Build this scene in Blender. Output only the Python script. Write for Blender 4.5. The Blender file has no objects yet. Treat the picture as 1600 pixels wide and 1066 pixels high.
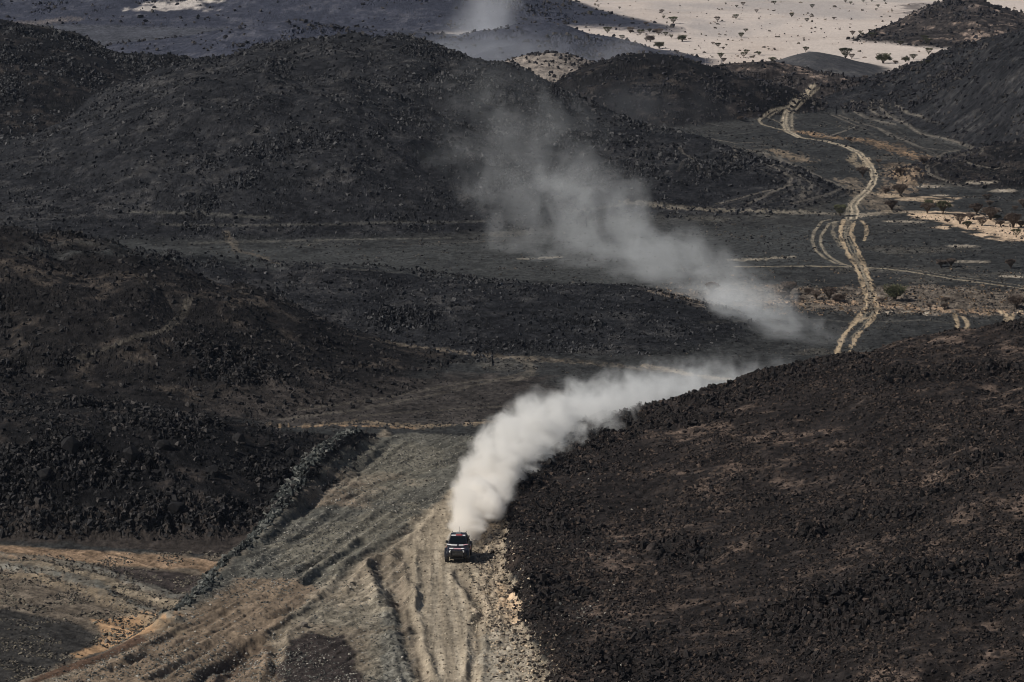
import bpy, bmesh, math, random
import numpy as np

# ------------------------------------------------------------------ camera
C = bpy.context.scene.collection
FPX = 5600.0                       # focal length in pixels of the 1600 px photograph
CAMH = 62.0
PITCH = math.radians(8.7)
cam = bpy.data.cameras.new('camera')
cam.sensor_width = 36.0
cam.lens = 36.0 * FPX / 1600.0
cam.clip_start = 1.0
cam.clip_end = 30000.0
camo = bpy.data.objects.new('camera', cam)
camo.location = (0, 0, CAMH)
camo.rotation_euler = (math.pi / 2 - PITCH, 0, 0)
C.objects.link(camo)
bpy.context.scene.camera = camo

# ------------------------------------------------------------------ sky, sun, exposure
SUN_EL = math.radians(40)
LIGHT = np.array([math.cos(math.radians(18)), math.sin(math.radians(18))])   # direction shadows fall on the ground
world = bpy.data.worlds.new('World')
bpy.context.scene.world = world
world.use_nodes = True
wn = world.node_tree.nodes
sky = wn.new('ShaderNodeTexSky')
sky.sky_type = 'NISHITA'
sky.sun_disc = False
sky.sun_elevation = SUN_EL
# horizontal direction towards the sun
sx, sy = -LIGHT
sky.sun_rotation = math.atan2(sx, sy)
sky.dust_density = 1.5
world.node_tree.links.new(sky.outputs[0], wn['Background'].inputs[0])
wn['Background'].inputs[1].default_value = 0.05
sun = bpy.data.lights.new('sun', 'SUN')
sun.energy = 4.8
sun.angle = math.radians(0.53)
sun.color = (1.0, 0.95, 0.87)
suno = bpy.data.objects.new('sun', sun)
from mathutils import Vector
dv = Vector((LIGHT[0] * math.cos(SUN_EL), LIGHT[1] * math.cos(SUN_EL), -math.sin(SUN_EL)))
suno.rotation_euler = dv.to_track_quat('-Z', 'Y').to_euler()
suno.location = (-200, -100, 300)
C.objects.link(suno)
sc = bpy.context.scene
sc.view_settings.view_transform = 'Standard'
sc.view_settings.look = 'None'
sc.view_settings.exposure = 0.0
sc.view_settings.gamma = 1.0
sc.cycles.max_bounces = 6
sc.cycles.diffuse_bounces = 2
sc.cycles.glossy_bounces = 2
sc.cycles.volume_bounces = 5
sc.cycles.transparent_max_bounces = 8
sc.cycles.use_denoising = True
sc.cycles.pixel_filter_type = 'BLACKMAN_HARRIS'
sc.cycles.filter_width = 1.0
sc.cycles.volume_max_steps = 512

rng = np.random.default_rng(7)
random.seed(7)
smooth01 = lambda t: (lambda c: c * c * (3 - 2 * c))(np.clip(t, 0, 1))
lerp = lambda a, b, t: a + (b - a) * t

# ------------------------------------------------------------------ noise
def _hash(ix, iy, seed):
    h = (ix.astype(np.int64) * 374761393 + iy.astype(np.int64) * 668265263 + seed * 974634777) & 0xFFFFFFFF
    h = ((h ^ (h >> 13)) * 1274126177) & 0xFFFFFFFF
    h = ((h ^ (h >> 16)) * 2246822519) & 0xFFFFFFFF
    return ((h ^ (h >> 15)) & 0xFFFFFF).astype(np.float32) / 16777215.0

def vnoise(x, y, seed=0):
    fx, fy = np.floor(x), np.floor(y)
    tx, ty = x - fx, y - fy
    tx = tx * tx * tx * (tx * (tx * 6 - 15) + 10); ty = ty * ty * ty * (ty * (ty * 6 - 15) + 10)
    a = _hash(fx, fy, seed); b = _hash(fx + 1, fy, seed)
    c = _hash(fx, fy + 1, seed); d = _hash(fx + 1, fy + 1, seed)
    return (lerp(lerp(a, b, tx), lerp(c, d, tx), ty) * 2 - 1)

def fbm(x, y, scale, octs=4, seed=0, gain=0.5):
    s = 0; a = 1.0; t = 0; f = 1.0 / scale
    for i in range(octs):
        ca, sa = math.cos(i * 1.1), math.sin(i * 1.1)
        s = s + a * vnoise((x * ca - y * sa) * f + 17.3 * i, (x * sa + y * ca) * f - 9.1 * i, seed + i)
        t += a; a *= gain; f *= 2.03
    return s / t * 1.4

def blocks(x, y, size, seed):
    """blocky broken rock: each cell a tilted facet of its own height, 0..1-ish"""
    gx, gy = x / size, y / size
    fx, fy = np.floor(gx), np.floor(gy)
    best = np.full(x.shape, 9.0); h = np.zeros(x.shape)
    for i in (-1, 0, 1):
        for j in (-1, 0, 1):
            cx, cy = fx + i, fy + j
            r1 = _hash(cx, cy, seed); r2 = _hash(cx, cy, seed + 1)
            dx, dy = gx - cx - r1, gy - cy - r2
            d = dx * dx + dy * dy
            m = d < best
            best = np.where(m, d, best)
            r3 = _hash(cx, cy, seed + 2)
            hh = r3 * r3 + ((r1 * 7.3 % 1) - 0.5) * dx * 1.0 + ((r2 * 5.7 % 1) - 0.5) * dy * 1.0
            h = np.where(m, hh - d * 0.5, h)
    return h

# ------------------------------------------------------------------ photograph position -> place
cp, sp = math.cos(PITCH), math.sin(PITCH)
def ray(px, py):
    a = (px - 800.0) / FPX; b = -(py - 533.0) / FPX
    return a / (cp + b * sp), (-sp + b * cp) / (cp + b * sp)      # dX/dY, dZ/dY
def at_dist(px, py, Y):
    kx, kz = ray(px, py)
    return kx * Y, Y, CAMH + kz * Y
def pix_w(px_width, Y):            # metres spanned by a width of the photograph at distance Y
    return px_width / FPX * Y

# ------------------------------------------------------------------ macro terrain
# (name, label, crest [(px,py,R,F,B)], rock kind)
HILLS = [
 ('broad_brown', 'broad brown-black stony hillside beside the racing car, its bank cutting along the track', None, 0),
 ('craggy_black', 'black craggy hill with jagged outcrops behind the line of grey stones',
   [(-250,600,330,296,380),(0,628,324,301,372),(100,630,324,300,366),(200,634,324,299,362),(330,650,325,297,355),(450,664,330,303,350),(540,673,337,318,348),(590,686,341,330,345)], 1),
 ('black_ridge', 'black rocky ridge sloping down to the thin orange sand strip',
   [(-300,330,400,345,470),(0,362,400,345,460),(100,375,400,345,460),(200,390,400,345,450),(300,432,398,346,440),(400,468,396,348,430),(520,525,393,352,418),(640,555,390,358,406),(740,577,388,366,398),(820,592,386,378,392)], 7),
 ('low_dark_ridge', 'low dark ridge with a rough crest crossing the valley behind the black ridge',
   [(150,400,440,395,475),(300,403,438,395,470),(420,413,436,392,468),(500,417,436,390,466),(600,424,434,389,462),(700,434,432,388,460),(800,443,430,388,455),(900,450,428,388,452),(1000,458,426,388,448),(1080,474,424,390,440),(1140,490,420,396,434),(1210,512,416,402,424)], 2),
 ('rocky_spur', 'dark rocky spur reaching into the valley where the dust hangs',
   [(-250,240,585,490,660),(0,235,585,490,660),(120,195,585,490,650),(200,165,585,492,650),(300,130,585,494,650),(420,118,584,494,650),(520,128,582,495,645),(600,152,578,496,635),(680,190,570,498,615),(757,229,560,500,595),(810,268,546,502,570),(850,322,524,504,540)], 2),
 ('big_dark_hill', 'large dark rounded hill with the highest rough skyline, above the drifting dust',
   [(100,190,660,560,760),(200,138,660,555,760),(300,96,660,545,760),(400,74,658,530,760),(500,66,655,522,760),(560,64,652,518,755),(640,69,648,514,750),(700,86,642,512,740),(780,108,634,510,725),(850,133,626,510,710),(900,161,618,512,695),(1000,198,600,514,665),(1100,224,582,516,640),(1180,252,568,520,615),(1250,270,560,526,595),(1320,303,553,540,567)], 2),
 ('black_far_hill', 'black hill shoulder behind the grey rock slope',
   [(-300,20,740,640,830),(0,40,740,640,830),(60,50,740,642,825),(130,65,740,645,820),(180,80,742,650,815),(250,87,744,660,805),(310,92,748,670,790),(400,120,750,690,780)], 1),
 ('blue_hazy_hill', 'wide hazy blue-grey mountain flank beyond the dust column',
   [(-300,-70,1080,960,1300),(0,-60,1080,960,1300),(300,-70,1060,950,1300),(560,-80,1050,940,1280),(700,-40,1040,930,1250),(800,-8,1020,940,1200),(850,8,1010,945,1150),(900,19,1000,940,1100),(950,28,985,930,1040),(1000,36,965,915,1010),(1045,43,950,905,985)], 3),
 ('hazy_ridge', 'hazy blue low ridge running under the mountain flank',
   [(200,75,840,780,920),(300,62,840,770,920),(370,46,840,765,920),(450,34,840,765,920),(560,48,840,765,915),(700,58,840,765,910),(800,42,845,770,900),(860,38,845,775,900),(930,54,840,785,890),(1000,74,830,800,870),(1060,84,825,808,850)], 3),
 ('pale_knoll', 'small pale sandy knoll speckled with dark stones',
   [(740,125,735,700,760),(780,99,738,695,775),(830,86,740,690,785),(870,81,740,690,790),(930,97,740,692,780),(965,114,738,700,765),(1000,130,735,710,750)], 4),
 ('dark_knoll', 'dark rounded knoll between the big hill and the winding track',
   [(850,140,712,668,760),(920,106,718,664,770),(970,89,720,662,775),(1010,85,720,662,775),(1060,90,718,664,770),(1120,110,714,674,760),(1190,126,712,684,745),(1240,140,712,694,730)], 1),
 ('low_brown_rise', 'low rocky rise with brown scree patches at the head of the track',
   [(1060,118,735,712,760),(1130,104,740,712,768),(1200,99,742,712,770),(1260,107,740,712,768),(1330,121,736,715,755),(1400,135,730,715,745)], 5),
 ('smooth_grey_mound', 'smooth grey gravel mound standing in front of the pale sand plain',
   [(1170,112,800,772,835),(1210,100,802,768,840),(1240,89,804,765,842),(1270,83,805,764,845),(1310,91,804,764,842),(1370,110,800,768,830),(1430,122,795,775,812)], 6),
 ('steep_dark_slope', 'steep dark hillside marked by looping pale wheel tracks',
   [(1290,138,735,700,760),(1340,126,738,688,770),(1390,113,738,672,780),(1440,96,732,655,785),(1500,70,720,632,785),(1560,50,705,608,780),(1600,38,695,590,775),(1700,5,685,575,770),(1950,-40,680,565,770)], 2),
 ('dark_swell', 'low dark stony swell at the foot of the steep hillside',
   [(1430,256,585,568,600),(1500,243,590,560,615),(1560,228,594,556,622),(1620,218,596,552,628),(1800,205,600,545,640)], 1),
 ('brown_boulder_hill', 'brown hill capped with black boulders rising from the pale plain',
   [(1340,62,905,885,930),(1390,42,930,880,980),(1430,20,945,872,1000),(1470,4,950,866,1010),(1520,-2,950,864,1010),(1560,10,940,862,1000),(1610,26,930,858,990),(1700,50,915,860,960)], 5),
]
def prep(h):
    pts = h[2]
    th, R, F, B, Z = [], [], [], [], []
    for px, py, r, f, b in pts:
        X, Y, z = at_dist(px, py, r)
        th.append(X / Y); R.append(r); F.append(f); B.append(b); Z.append(max(z, 0.0))
    o = np.argsort(th)
    A = [np.array(v)[o] for v in (th, R, F, B, Z)]
    T = np.linspace(A[0][0] - .012, A[0][-1] + .012, 160)
    dT = T[1] - T[0]; kw = max(1, int(.0045 / dT)); g = np.exp(-np.linspace(-2, 2, 2 * kw + 1) ** 2); g /= g.sum()
    return [T] + [np.convolve(np.pad(np.interp(T, A[0], v), kw, mode='edge'), g, 'valid') for v in A[1:]]
PREP = [None if h[2] is None else prep(h) for h in HILLS]

# the bank of the near hill: its edge in the photograph, top to bottom
EDGE = np.array([(905,668),(850,688),(812,720),(792,765),(786,800),(785,850),(797,910),(806,940),(822,985),(842,1030),(858,1066),(900,1150)], float)
EG = np.array([at_dist(px, py, 1.0) for px, py in EDGE])          # rays
EY = CAMH / -(EG[:, 2] - CAMH) * 1.0
EX = EG[:, 0] * EY
o_ = np.argsort(EY); EX, EY = EX[o_], EY[o_]
CR1 = [(800,705,341),(850,688,343),(900,682,344),(1000,664,346),(1100,634,349),(1200,605,352),(1300,584,354),(1400,557,356),(1500,539,358),(1600,532,358),(1750,524,358),(2200,524,358)]
c1 = np.array([at_dist(*p) for p in CR1]); c1t = c1[:, 0] / c1[:, 1]

def interp_smooth(x, xp, fp):
    return np.interp(x, xp, fp)

def hill0(x, y, th):
    """the broad near hill"""
    ex = np.interp(y, EY, EX)
    ex = np.where(y > EY[-1], EX[-1] + (y - EY[-1]) * 1.5, ex)
    ex = ex + .55 * vnoise(y / 3.1, y * 0 + 3.3, 211) + .35 * vnoise(y / 1.1, y * 0 + 8.3, 213)
    lat = x - ex
    Z = np.interp(th, c1t, c1[:, 2]); R = np.interp(th, c1t, c1[:, 1])
    bank = 1.1 * smooth01(lat / 1.6 + 0.2)
    s = (y - 150) / (R - 150)
    front = smooth01(np.clip(s, 0, 1) * 0.86 + 0.14) 
    front = np.where(y < R, 0.35 + 0.65 * np.sin(np.clip(s, 0, 1) * math.pi / 2), 0)
    back = np.where(y >= R, smooth01(1 - (y - R) / 36.0), 1)
    f = np.where(y < R, front, back)
    wid = smooth01(lat / 45.0 + 0.02) * 0.55 + smooth01(lat / 16.0) * 0.45
    body = Z * f * np.where(y < R - 0, lerp(wid, 1.0, smooth01((y - (R - 40)) / 40.0) * smooth01(lat / 8.0)), 1)
    return bank * smooth01((R + 18 - y) / 20.0) * np.clip(f * 1.3, 0, 1) + body * (lat > -2) * smooth01(lat / 3.0 + 0.3)

def one_hill(k, x, y, th):
    if k == 0: return hill0(x, y, th)
    T, R, F, B, Z = PREP[k]
    r = np.interp(th, T, R); f = np.interp(th, T, F); b = np.interp(th, T, B)
    z = np.interp(th, T, Z)
    # fade to nothing past the ends
    z = z * smooth01((th - T[0]) / 0.014) * smooth01((T[-1] - th) / 0.014)
    s = np.clip((y - f) / (r - f), 0, 1); q = np.clip((b - y) / (b - r), 0, 1)
    fr = lerp(s * s * (3 - 2 * s), np.sin(s * math.pi / 2), 0.45)
    bk = q * q * (3 - 2 * q)
    return z * np.where(y < r, fr, bk)

def macro(x, y, want_id=False):
    th = x / np.maximum(y, 150.0)
    wx = x + 0.0
    base = 0.35 * fbm(x, y, 60, 3, 5) * smooth01((np.abs(y - 300) - 60) / 60.0)
    # far country: swells outside the view
    far = smooth01((y - 1250) / 1200.0) * (np.maximum(fbm(x, y, 900, 4, 9), 0) * 90)
    side = smooth01((np.abs(th) - 0.17) / 0.25) * smooth01((y - 260) / 150) * (fbm(x, y, 160, 4, 21) + 0.45) * 16
    g = base + far + np.maximum(side, 0) + HOLLOW(x, y, th)
    best = np.zeros(x.shape); hid = np.full(x.shape, -1, np.int8)
    wob = fbm(x, y, 45, 3, 31) * 3.0
    for k in range(len(HILLS)):
        yy = y + (wob if k else wob * 0.0)
        h = one_hill(k, x, yy, th)
        m = h > best + 0.02
        hid = np.where(m, k, hid)
        # soft union
        d = np.clip(0.5 + 0.5 * (h - best) / 1.2, 0, 1)
        best = np.where((h > 0) & (best > 0), lerp(best, h, d) + 1.2 * d * (1 - d), np.maximum(best, h))
    z = g + best
    if want_id:
        return z, np.where(best > 0.30, hid, -1), best
    return z

# raised road platform in the near ground, lower ground to its left
PLAT = np.array([(600,672),(575,684),(520,728),(455,790),(400,842),(352,886),(315,925),(290,950),(215,993),(160,1022),(100,1041),(25,1066),(-120,1120)], float)
_p = np.array([at_dist(a, b, 1.0) for a, b in PLAT]); PYv = CAMH / -(_p[:, 2] - CAMH); PXv = _p[:, 0] * PYv
_o = np.argsort(PYv); PXv, PYv = PXv[_o], PYv[_o]
def HOLLOW(x, y, th):
    px_ = np.interp(y, PYv, PXv)
    left = px_ - x
    step = -1.3 * smooth01(left / 3.2 + 0.1) * smooth01((PYv[-1] - y) / 12.0) * smooth01((y - 150) / 60)
    berm = 0.3 * np.exp(-((left + 0.3) / 1.0) ** 2) * smooth01((PYv[-1] - y) / 6.0)
    # the brown bank falls again towards the lower corner
    return step + berm * smooth01((y - 262) / 12.0)

def ground_at(px, py):
    """the place on the terrain that the photograph shows at (px, py)"""
    kx, kz = ray(px, py)
    Y = np.concatenate([np.arange(200, 700, 0.5), np.arange(700, 1500, 1.0)])
    h = macro(kx * Y, Y)
    below = (CAMH + kz * Y) <= h
    i = int(np.argmax(below)) if below.any() else len(Y) - 1
    i = max(i, 1)
    g1 = CAMH + kz * Y[i] - h[i]; g0 = CAMH + kz * Y[i - 1] - h[i - 1]
    f = min(max(g0 / (g0 - g1 + 1e-9), 0), 1)
    Yc = Y[i - 1] + (Y[i] - Y[i - 1]) * f
    return float(kx * Yc), float(Yc), float(h[i - 1] + (h[i] - h[i - 1]) * f)
def world_line(pts, step=14):
    out = []
    for (a, b), (c, d) in zip(pts[:-1], pts[1:]):
        n = max(1, int(math.hypot(c - a, (d - b) * 2) / step))
        for i in range(n):
            out.append((a + (c - a) * i / n, b + (d - b) * i / n))
    out.append(pts[-1])
    w = np.array([ground_at(*p)[:2] for p in out])
    return w

# ------------------------------------------------------------------ terrain grid
def graded(stops):
    out = [stops[0][0]]
    for (a, _), (b, r) in zip(stops[:-1], stops[1:]):
        n = max(2, int(round(math.log(b / a) / r))) if a > 0 else 2
        out += list(a * (b / a) ** (np.arange(1, n + 1) / n))
    return np.array(out)
ys = graded([(200, 0), (228, .002), (410, 0.00085), (700, 0.00105), (1160, 0.0014), (1500, 0.006), (9000, 0.03)])
ys = np.concatenate([np.array([-500, -250, -100, 0, 60, 110]), graded([(150, 0), (197, 0.012)]), ys])
ts = np.linspace(-0.168, 0.168, 1450)
side_t = 0.168 + (np.linspace(0, 1, 46)[1:] ** 2.2) * 1.5
ts = np.concatenate([-side_t[::-1], ts, side_t])
T2, Y2 = np.meshgrid(ts, ys)
X2 = T2 * np.maximum(Y2, 150.0)
NR, NC = X2.shape
print('grid', NR, NC)
Z2, HID, HB = macro(X2, Y2, True)
on_hill = smooth01(HB / 1.5)

# ---- surface character
rockL = fbm(X2, Y2, 14, 4, 41)                     # where crags stand
rockM = fbm(X2, Y2, 5, 3, 47)
KIND = {0: 0.55, 1: 1.0, 2: 0.7, 3: 0.7, 4: 0.35, 5: 0.8, 6: 0.10, 7: 0.85}
kindv = np.zeros(X2.shape)
kcode = np.full(X2.shape, -1)
for k, h in enumerate(HILLS):
    m = HID == k
    kindv[m] = KIND[h[3]]; kcode[m] = h[3]
crag = smooth01((rockL + 0.5 * rockM - 0.12 - .25 * (1 - smooth01((HB - 1.5) / 5)) * (HID != 1) * (HID != 0)) / 0.55) * kindv * on_hill
ridg = 1 - np.abs(fbm(X2, Y2 * .8, 1.7, 4, 59, .6)) * 2.2
scale_far = np.clip(Y2 / 450.0, 0.7, 2.2)
b1 = blocks(X2 + .8 * ridg, Y2 * .8, 1.15, 61)
b2 = blocks(X2 + .3 * ridg, Y2 * .8 + rockM, 0.55, 67)
b3 = blocks(X2 + rockM, Y2 * .7, 3.6, 71)
fine = blocks(X2, Y2, 0.40, 75)
detail = crag * (b1 * 0.24 + b2 * 0.16 + b3 * 0.75 + ridg * .85 - 0.6) * np.where(Y2 > 470, .62, 1.0)
detail += (HID == 0) * on_hill * (fbm(X2, Y2 * .8, 16, 3, 197) * .55 + fbm(X2, Y2, 4, 3, 199) * .14)
gul = np.abs(fbm(X2, Y2 * 0.7, 22, 4, 83))         # gullies on slopes
detail += on_hill * (np.minimum(gul, 0.35) - 0.2) * 3.0 * np.clip(HB / 6.0, 0, 1) * np.clip(kindv + 0.2, 0, 1)
detail += on_hill * kindv * (fine - 0.3) * 0.12 * (0.4 + smooth01(rockM + 0.5)) * np.clip(500 / Y2, 0.3, 1)
detail += ((HID >= 1) & (HID <= 6) | (HID == 13)) * np.clip((HB - 1) / 7, 0, 1) * (fbm(X2, Y2 * .6, 26, 3, 311) * 1.15 + np.abs(fbm(X2 + Y2 * .3, Y2 * .5, 12, 3, 313)) * 1.2 - .4)
detail += (1 - on_hill) * (fbm(X2, Y2, 3.0, 3, 91) * 0.05 + (fine - 0.3) * 0.06)
Z2 = Z2 + detail

# ------------------------------------------------------------------ colour of the ground
col = np.zeros((NR, NC, 4)); 
def setc(mask, c, mot=None):
    m = mask[..., None]
    col[..., :3] = lerp(col[..., :3], np.array(c), m)
    if mot is not None: col[..., 3] = lerp(col[..., 3], mot, mask)
n60 = fbm(X2, Y2, 40, 4, 101); n12 = fbm(X2, Y2, 9, 4, 107); n3 = fbm(X2, Y2, 2.2, 3, 113)
one = np.ones(X2.shape)
setc(one, (0.0265, 0.0270, 0.0268), 1.3)
setc(smooth01(n60 * 1.2 + 0.1) * 0.6, (0.038, 0.037, 0.035))
setc(smooth01((n12 - 0.35) * 2.5) * 0.35 * (Y2 > 340), (0.075, 0.068, 0.057))
# pale sand plain beyond
plain = smooth01((Y2 - 772 + n12 * 8 - 14) / 10.0) * (1 - on_hill) * smooth01((T2 + .025) / .02)
setc(smooth01((Y2 - 800) / 40), (0.05, 0.052, 0.062))  # distant ground around the plain, haze blue mixed into its colour
setc(plain, (0.47, 0.41, 0.37), 0.2)
setc(plain * smooth01((fbm(X2, Y2 * 0.35, 30, 4, 121) - 0.15) * 1.6) * 0.55 * smooth01((Y2 - 840) / 120), (0.25, 0.235, 0.235))
setc(plain * smooth01((n12 + .6 * n60 - .25) * 2.2) * .35, (0.34, 0.285, 0.25))
setc(plain * smooth01((fbm(X2, Y2 * 0.3, 60, 3, 127) - 0.3) * 2) * 0.35, (0.36, 0.28, 0.22))
# hills
HC = {0: ((0.0180, 0.0150, 0.0140), (0.095, 0.069, 0.054)), 7: ((0.0125, 0.0114, 0.0112), (0.052, 0.042, 0.034)), 1: ((0.0085, 0.0082, 0.0086), (0.034, 0.028, 0.0245)),
      2: ((0.0145, 0.0148, 0.0165), (0.036, 0.034, 0.033)), 3: ((0.034, 0.037, 0.052), (0.070, 0.070, 0.082)),  # the far hazy hills carry bluish air haze in their rock colour
      4: ((0.19, 0.165, 0.145), (0.30, 0.255, 0.215)), 5: ((0.030, 0.026, 0.025), (0.21, 0.16, 0.13)), 6: ((0.050, 0.050, 0.054), (0.085, 0.08, 0.076))}
GR0 = fbm(X2, Y2 * .7, .7, 3, 207, .7)
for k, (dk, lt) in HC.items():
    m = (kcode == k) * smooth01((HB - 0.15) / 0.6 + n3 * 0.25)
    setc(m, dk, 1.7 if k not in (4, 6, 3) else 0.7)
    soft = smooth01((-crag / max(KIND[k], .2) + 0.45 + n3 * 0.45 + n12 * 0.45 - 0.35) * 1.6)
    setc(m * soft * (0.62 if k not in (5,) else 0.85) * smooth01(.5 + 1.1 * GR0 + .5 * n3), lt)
# dark cap stones on the pale knoll and boulder hill
m = (kcode == 4) * smooth01((b1 - 0.45 + n12 * 0.3) * 3); setc(m * 0.75, (0.06, 0.052, 0.048))

def seg_dist(line, pad):
    x0, y0 = line.min(0) - pad; x1, y1 = line.max(0) + pad
    r = np.where((ys >= y0) & (ys <= y1))[0]
    if len(r) == 0: return None
    r0, r1 = r[0], r[-1] + 1
    tm0 = x0 / max(ys[r0], 150) if x0 > 0 else x0 / max(ys[r0], 150)
    lo = min(x0 / max(ys[r0], 150), x0 / max(ys[r1 - 1], 150)); hi = max(x1 / max(ys[r0], 150), x1 / max(ys[r1 - 1], 150))
    c = np.where((ts >= lo) & (ts <= hi))[0]
    if len(c) == 0: return None
    c0, c1_ = c[0], c[-1] + 1
    X = X2[r0:r1, c0:c1_]; Y = Y2[r0:r1, c0:c1_]
    best = np.full(X.shape, 1e9)
    for (ax, ay), (bx, by) in zip(line[:-1], line[1:]):
        dx, dy = bx - ax, by - ay
        L = dx * dx + dy * dy + 1e-9
        t = np.clip(((X - ax) * dx + (Y - ay) * dy) / L, 0, 1)
        best = np.minimum(best, (X - ax - t * dx) ** 2 + (Y - ay - t * dy) ** 2)
    return (slice(r0, r1), slice(c0, c1_)), np.sqrt(best)

TRACK = np.zeros(X2.shape)
NOTNEAR = (HID != 0) * 1.0
brk = fbm(X2, Y2 * .14, .42, 3, 171)
GR = fbm(X2, Y2 * .8, .55, 2, 177)
def paint_line(pts, w, c, strength=1.0, ragged=0.5, track=False, depth=0.0, lip=0.0, mot=0.5, step=14):
    line = world_line(pts, step)
    rr = seg_dist(line, w * 3 + 1)
    if rr is None: return
    s, d = rr
    dd = d + ragged * w * (0.25 * n3[s] + 0.15 * n12[s] + 0.5 * brk[s])
    if c is not None:
        m = smooth01((w * 0.5 - dd) / (w * 0.35) + 0.5) * strength * np.clip(0.80 + 0.3 * n3[s] + 0.55 * brk[s] + ragged * 0.3 * n12[s], 0, 1) * NOTNEAR[s]
        mm = m[..., None]
        col[s][..., :3] = lerp(col[s][..., :3], np.array(c), mm)
        col[s][..., 3] = lerp(col[s][..., 3], mot, m)
        if track: TRACK[s] = np.maximum(TRACK[s], m)
    if depth:
        dd = d + ragged * w * (0.4 * n3[s] + 0.3 * n12[s])
        g = np.exp(-(dd / (w * 0.5)) ** 2)
        Z2[s] -= depth * g * (0.7 + 0.5 * n12[s])
        if lip: Z2[s] += lip * np.exp(-((dd - w * 0.95) / (w * 0.35)) ** 2)

def poly_mask(pts, soft, rag):
    P = world_line(pts + [pts[0]], 30)
    rr = seg_dist(P, 4 * soft + rag + 1)
    if rr is None: return None
    s, d = rr
    X = X2[s]; Y = Y2[s]
    ins = np.zeros(X.shape, bool)
    for (ax, ay), (bx, by) in zip(P[:-1], P[1:]):
        cnd = ((ay > Y) != (by > Y)) & (X < (bx - ax) * (Y - ay) / (by - ay + 1e-12) + ax)
        ins ^= cnd
    sd = np.where(ins, d, -d)
    return s, smooth01((sd + rag * (0.6 * n3[s] + 0.6 * n12[s])) / soft + 0.5)
def paint_poly(pts, c, soft=1.0, rag=1.0, strength=1.0, mot=0.6, track=False, dz=0.0):
    r = poly_mask(pts, soft, rag)
    if r is None: return
    s, m = r
    m = m * strength * NOTNEAR[s]
    col[s][..., :3] = lerp(col[s][..., :3], np.array(c), m[..., None])
    col[s][..., 3] = lerp(col[s][..., 3], mot, m)
    if dz: Z2[s] += dz * m
    if track: TRACK[s] = np.maximum(TRACK[s], m)
    return s, m

# --- near ground, from the low corner to the shoulder
GREEN = (0.082, 0.079, 0.068); DIRT = (0.24, 0.202, 0.152); BROWN = (0.155, 0.118, 0.085); ORANGE = (0.28, 0.18, 0.105)
paint_poly([(-200,850),(0,850),(345,870),(380,850),(300,955),(160,1020),(0,1080),(-200,1090)], (0.090, 0.074, 0.058), 1, 1, mot=1.0)
paint_poly([(600,672),(575,684),(455,790),(352,886),(290,950),(160,1022),(25,1066),(-60,1110),(300,1150),(640,1120),(640,700)], (0.17, 0.142, 0.108), 0.8, .3, mot=0.8)
paint_poly([(290,950),(352,886),(455,790),(520,728),(575,684),(640,676),(775,684),(740,735),(690,780),(640,822),(600,853),(556,884),(510,925),(440,905),(380,905),(330,935)], GREEN, 1.2, 1.0, mot=0.7)
paint_poly([(160,1025),(300,958),(380,903),(430,903),(500,922),(455,965),(430,990),(440,1080),(60,1090)], BROWN, 1.0, 1.0, mot=0.6)
paint_poly([(480,775),(560,740),(620,745),(560,790),(480,800)], (0.17, 0.13, 0.095), 2, 4, .6)
paint_poly([(560,700),(640,690),(700,700),(650,760),(600,790),(560,770)], (0.13, 0.118, 0.092), 2, 4, .5)
paint_poly([(440,860),(500,830),(600,800),(640,810),(600,850),(520,905)], (0.135, 0.122, 0.095), 2, 5, .6)
paint_poly([(440,965),(520,925),(600,900),(640,960),(650,1080),(560,1080),(560,985)], (0.16, 0.145, 0.115), 1.5, 1.5, 0.7, mot=1.0)
paint_poly([(590,960),(625,960),(650,1080),(610,1090),(585,1010)], (0.085, 0.086, 0.078), 1.0, 1, 0.7, mot=1.2)
paint_poly([(452,1002),(480,985),(520,990),(545,982),(570,1025),(566,1085),(440,1085)], (0.033, 0.027, 0.025), .7, 1.2, mot=1.2)
paint_poly([(500,920),(560,888),(600,900),(590,940),(520,960)], (0.24, 0.20, 0.15), 1, 1, .5)
# racing line
paint_poly([(655,1085),(640,1010),(628,950),(626,900),(622,860),(650,815),(692,778),(738,733),(762,700),(800,686),(870,690),(835,712),(803,750),(795,790),(797,850),(810,920),(835,985),(872,1085)], DIRT, .8, .8, mot=0.45, track=True)
paint_poly([(752,760),(790,760),(785,850),(800,920),(850,1060),(780,1060),(745,930),(745,870)], (0.29, 0.235, 0.175), 1.0, 1.0, .7, mot=1.0)
paint_poly([(775,905),(800,925),(815,965),(800,975),(780,940)], (0.42, 0.29, 0.18), 1, .8, .6)
paint_poly([(740,1000),(800,970),(850,1040),(830,1080),(760,1080)], (0.24, 0.225, 0.19), 1, 1, .5, mot=0.9)
# lower corner
paint_poly([(-200,795),(200,790),(450,790),(385,848),(350,868),(200,858),(0,846),(-200,846)], (0.028, 0.0235, 0.021), 1, 1, mot=1)
paint_poly([(-200,852),(0,852),(100,857),(200,863),(346,876),(341,893),(200,886),(100,878),(0,872),(-200,870)], (0.175, 0.122, 0.082), .8, .6, mot=0.9)
paint_poly([(130,886),(200,888),(325,896),(312,922),(282,940),(215,918),(150,900)], (0.034, 0.028, 0.026), .8, .8, mot=1)
paint_poly([(-200,925),(0,948),(60,962),(130,978),(162,998),(122,1028),(60,1052),(20,1070),(-200,1100)], (0.027, 0.0255, 0.024), .8, .6, mot=1)
paint_poly([(140,968),(205,966),(240,955),(282,962),(250,984),(205,997),(160,1018),(118,1030),(112,1022),(150,1008),(168,996),(150,978)], ORANGE, .6, .6, mot=0.4)
paint_poly([(160,1022),(215,993),(225,1000),(170,1028),(100,1052),(30,1085),(10,1078),(95,1042)], (0.075, 0.048, 0.034), .6, .3, mot=.8)
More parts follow.
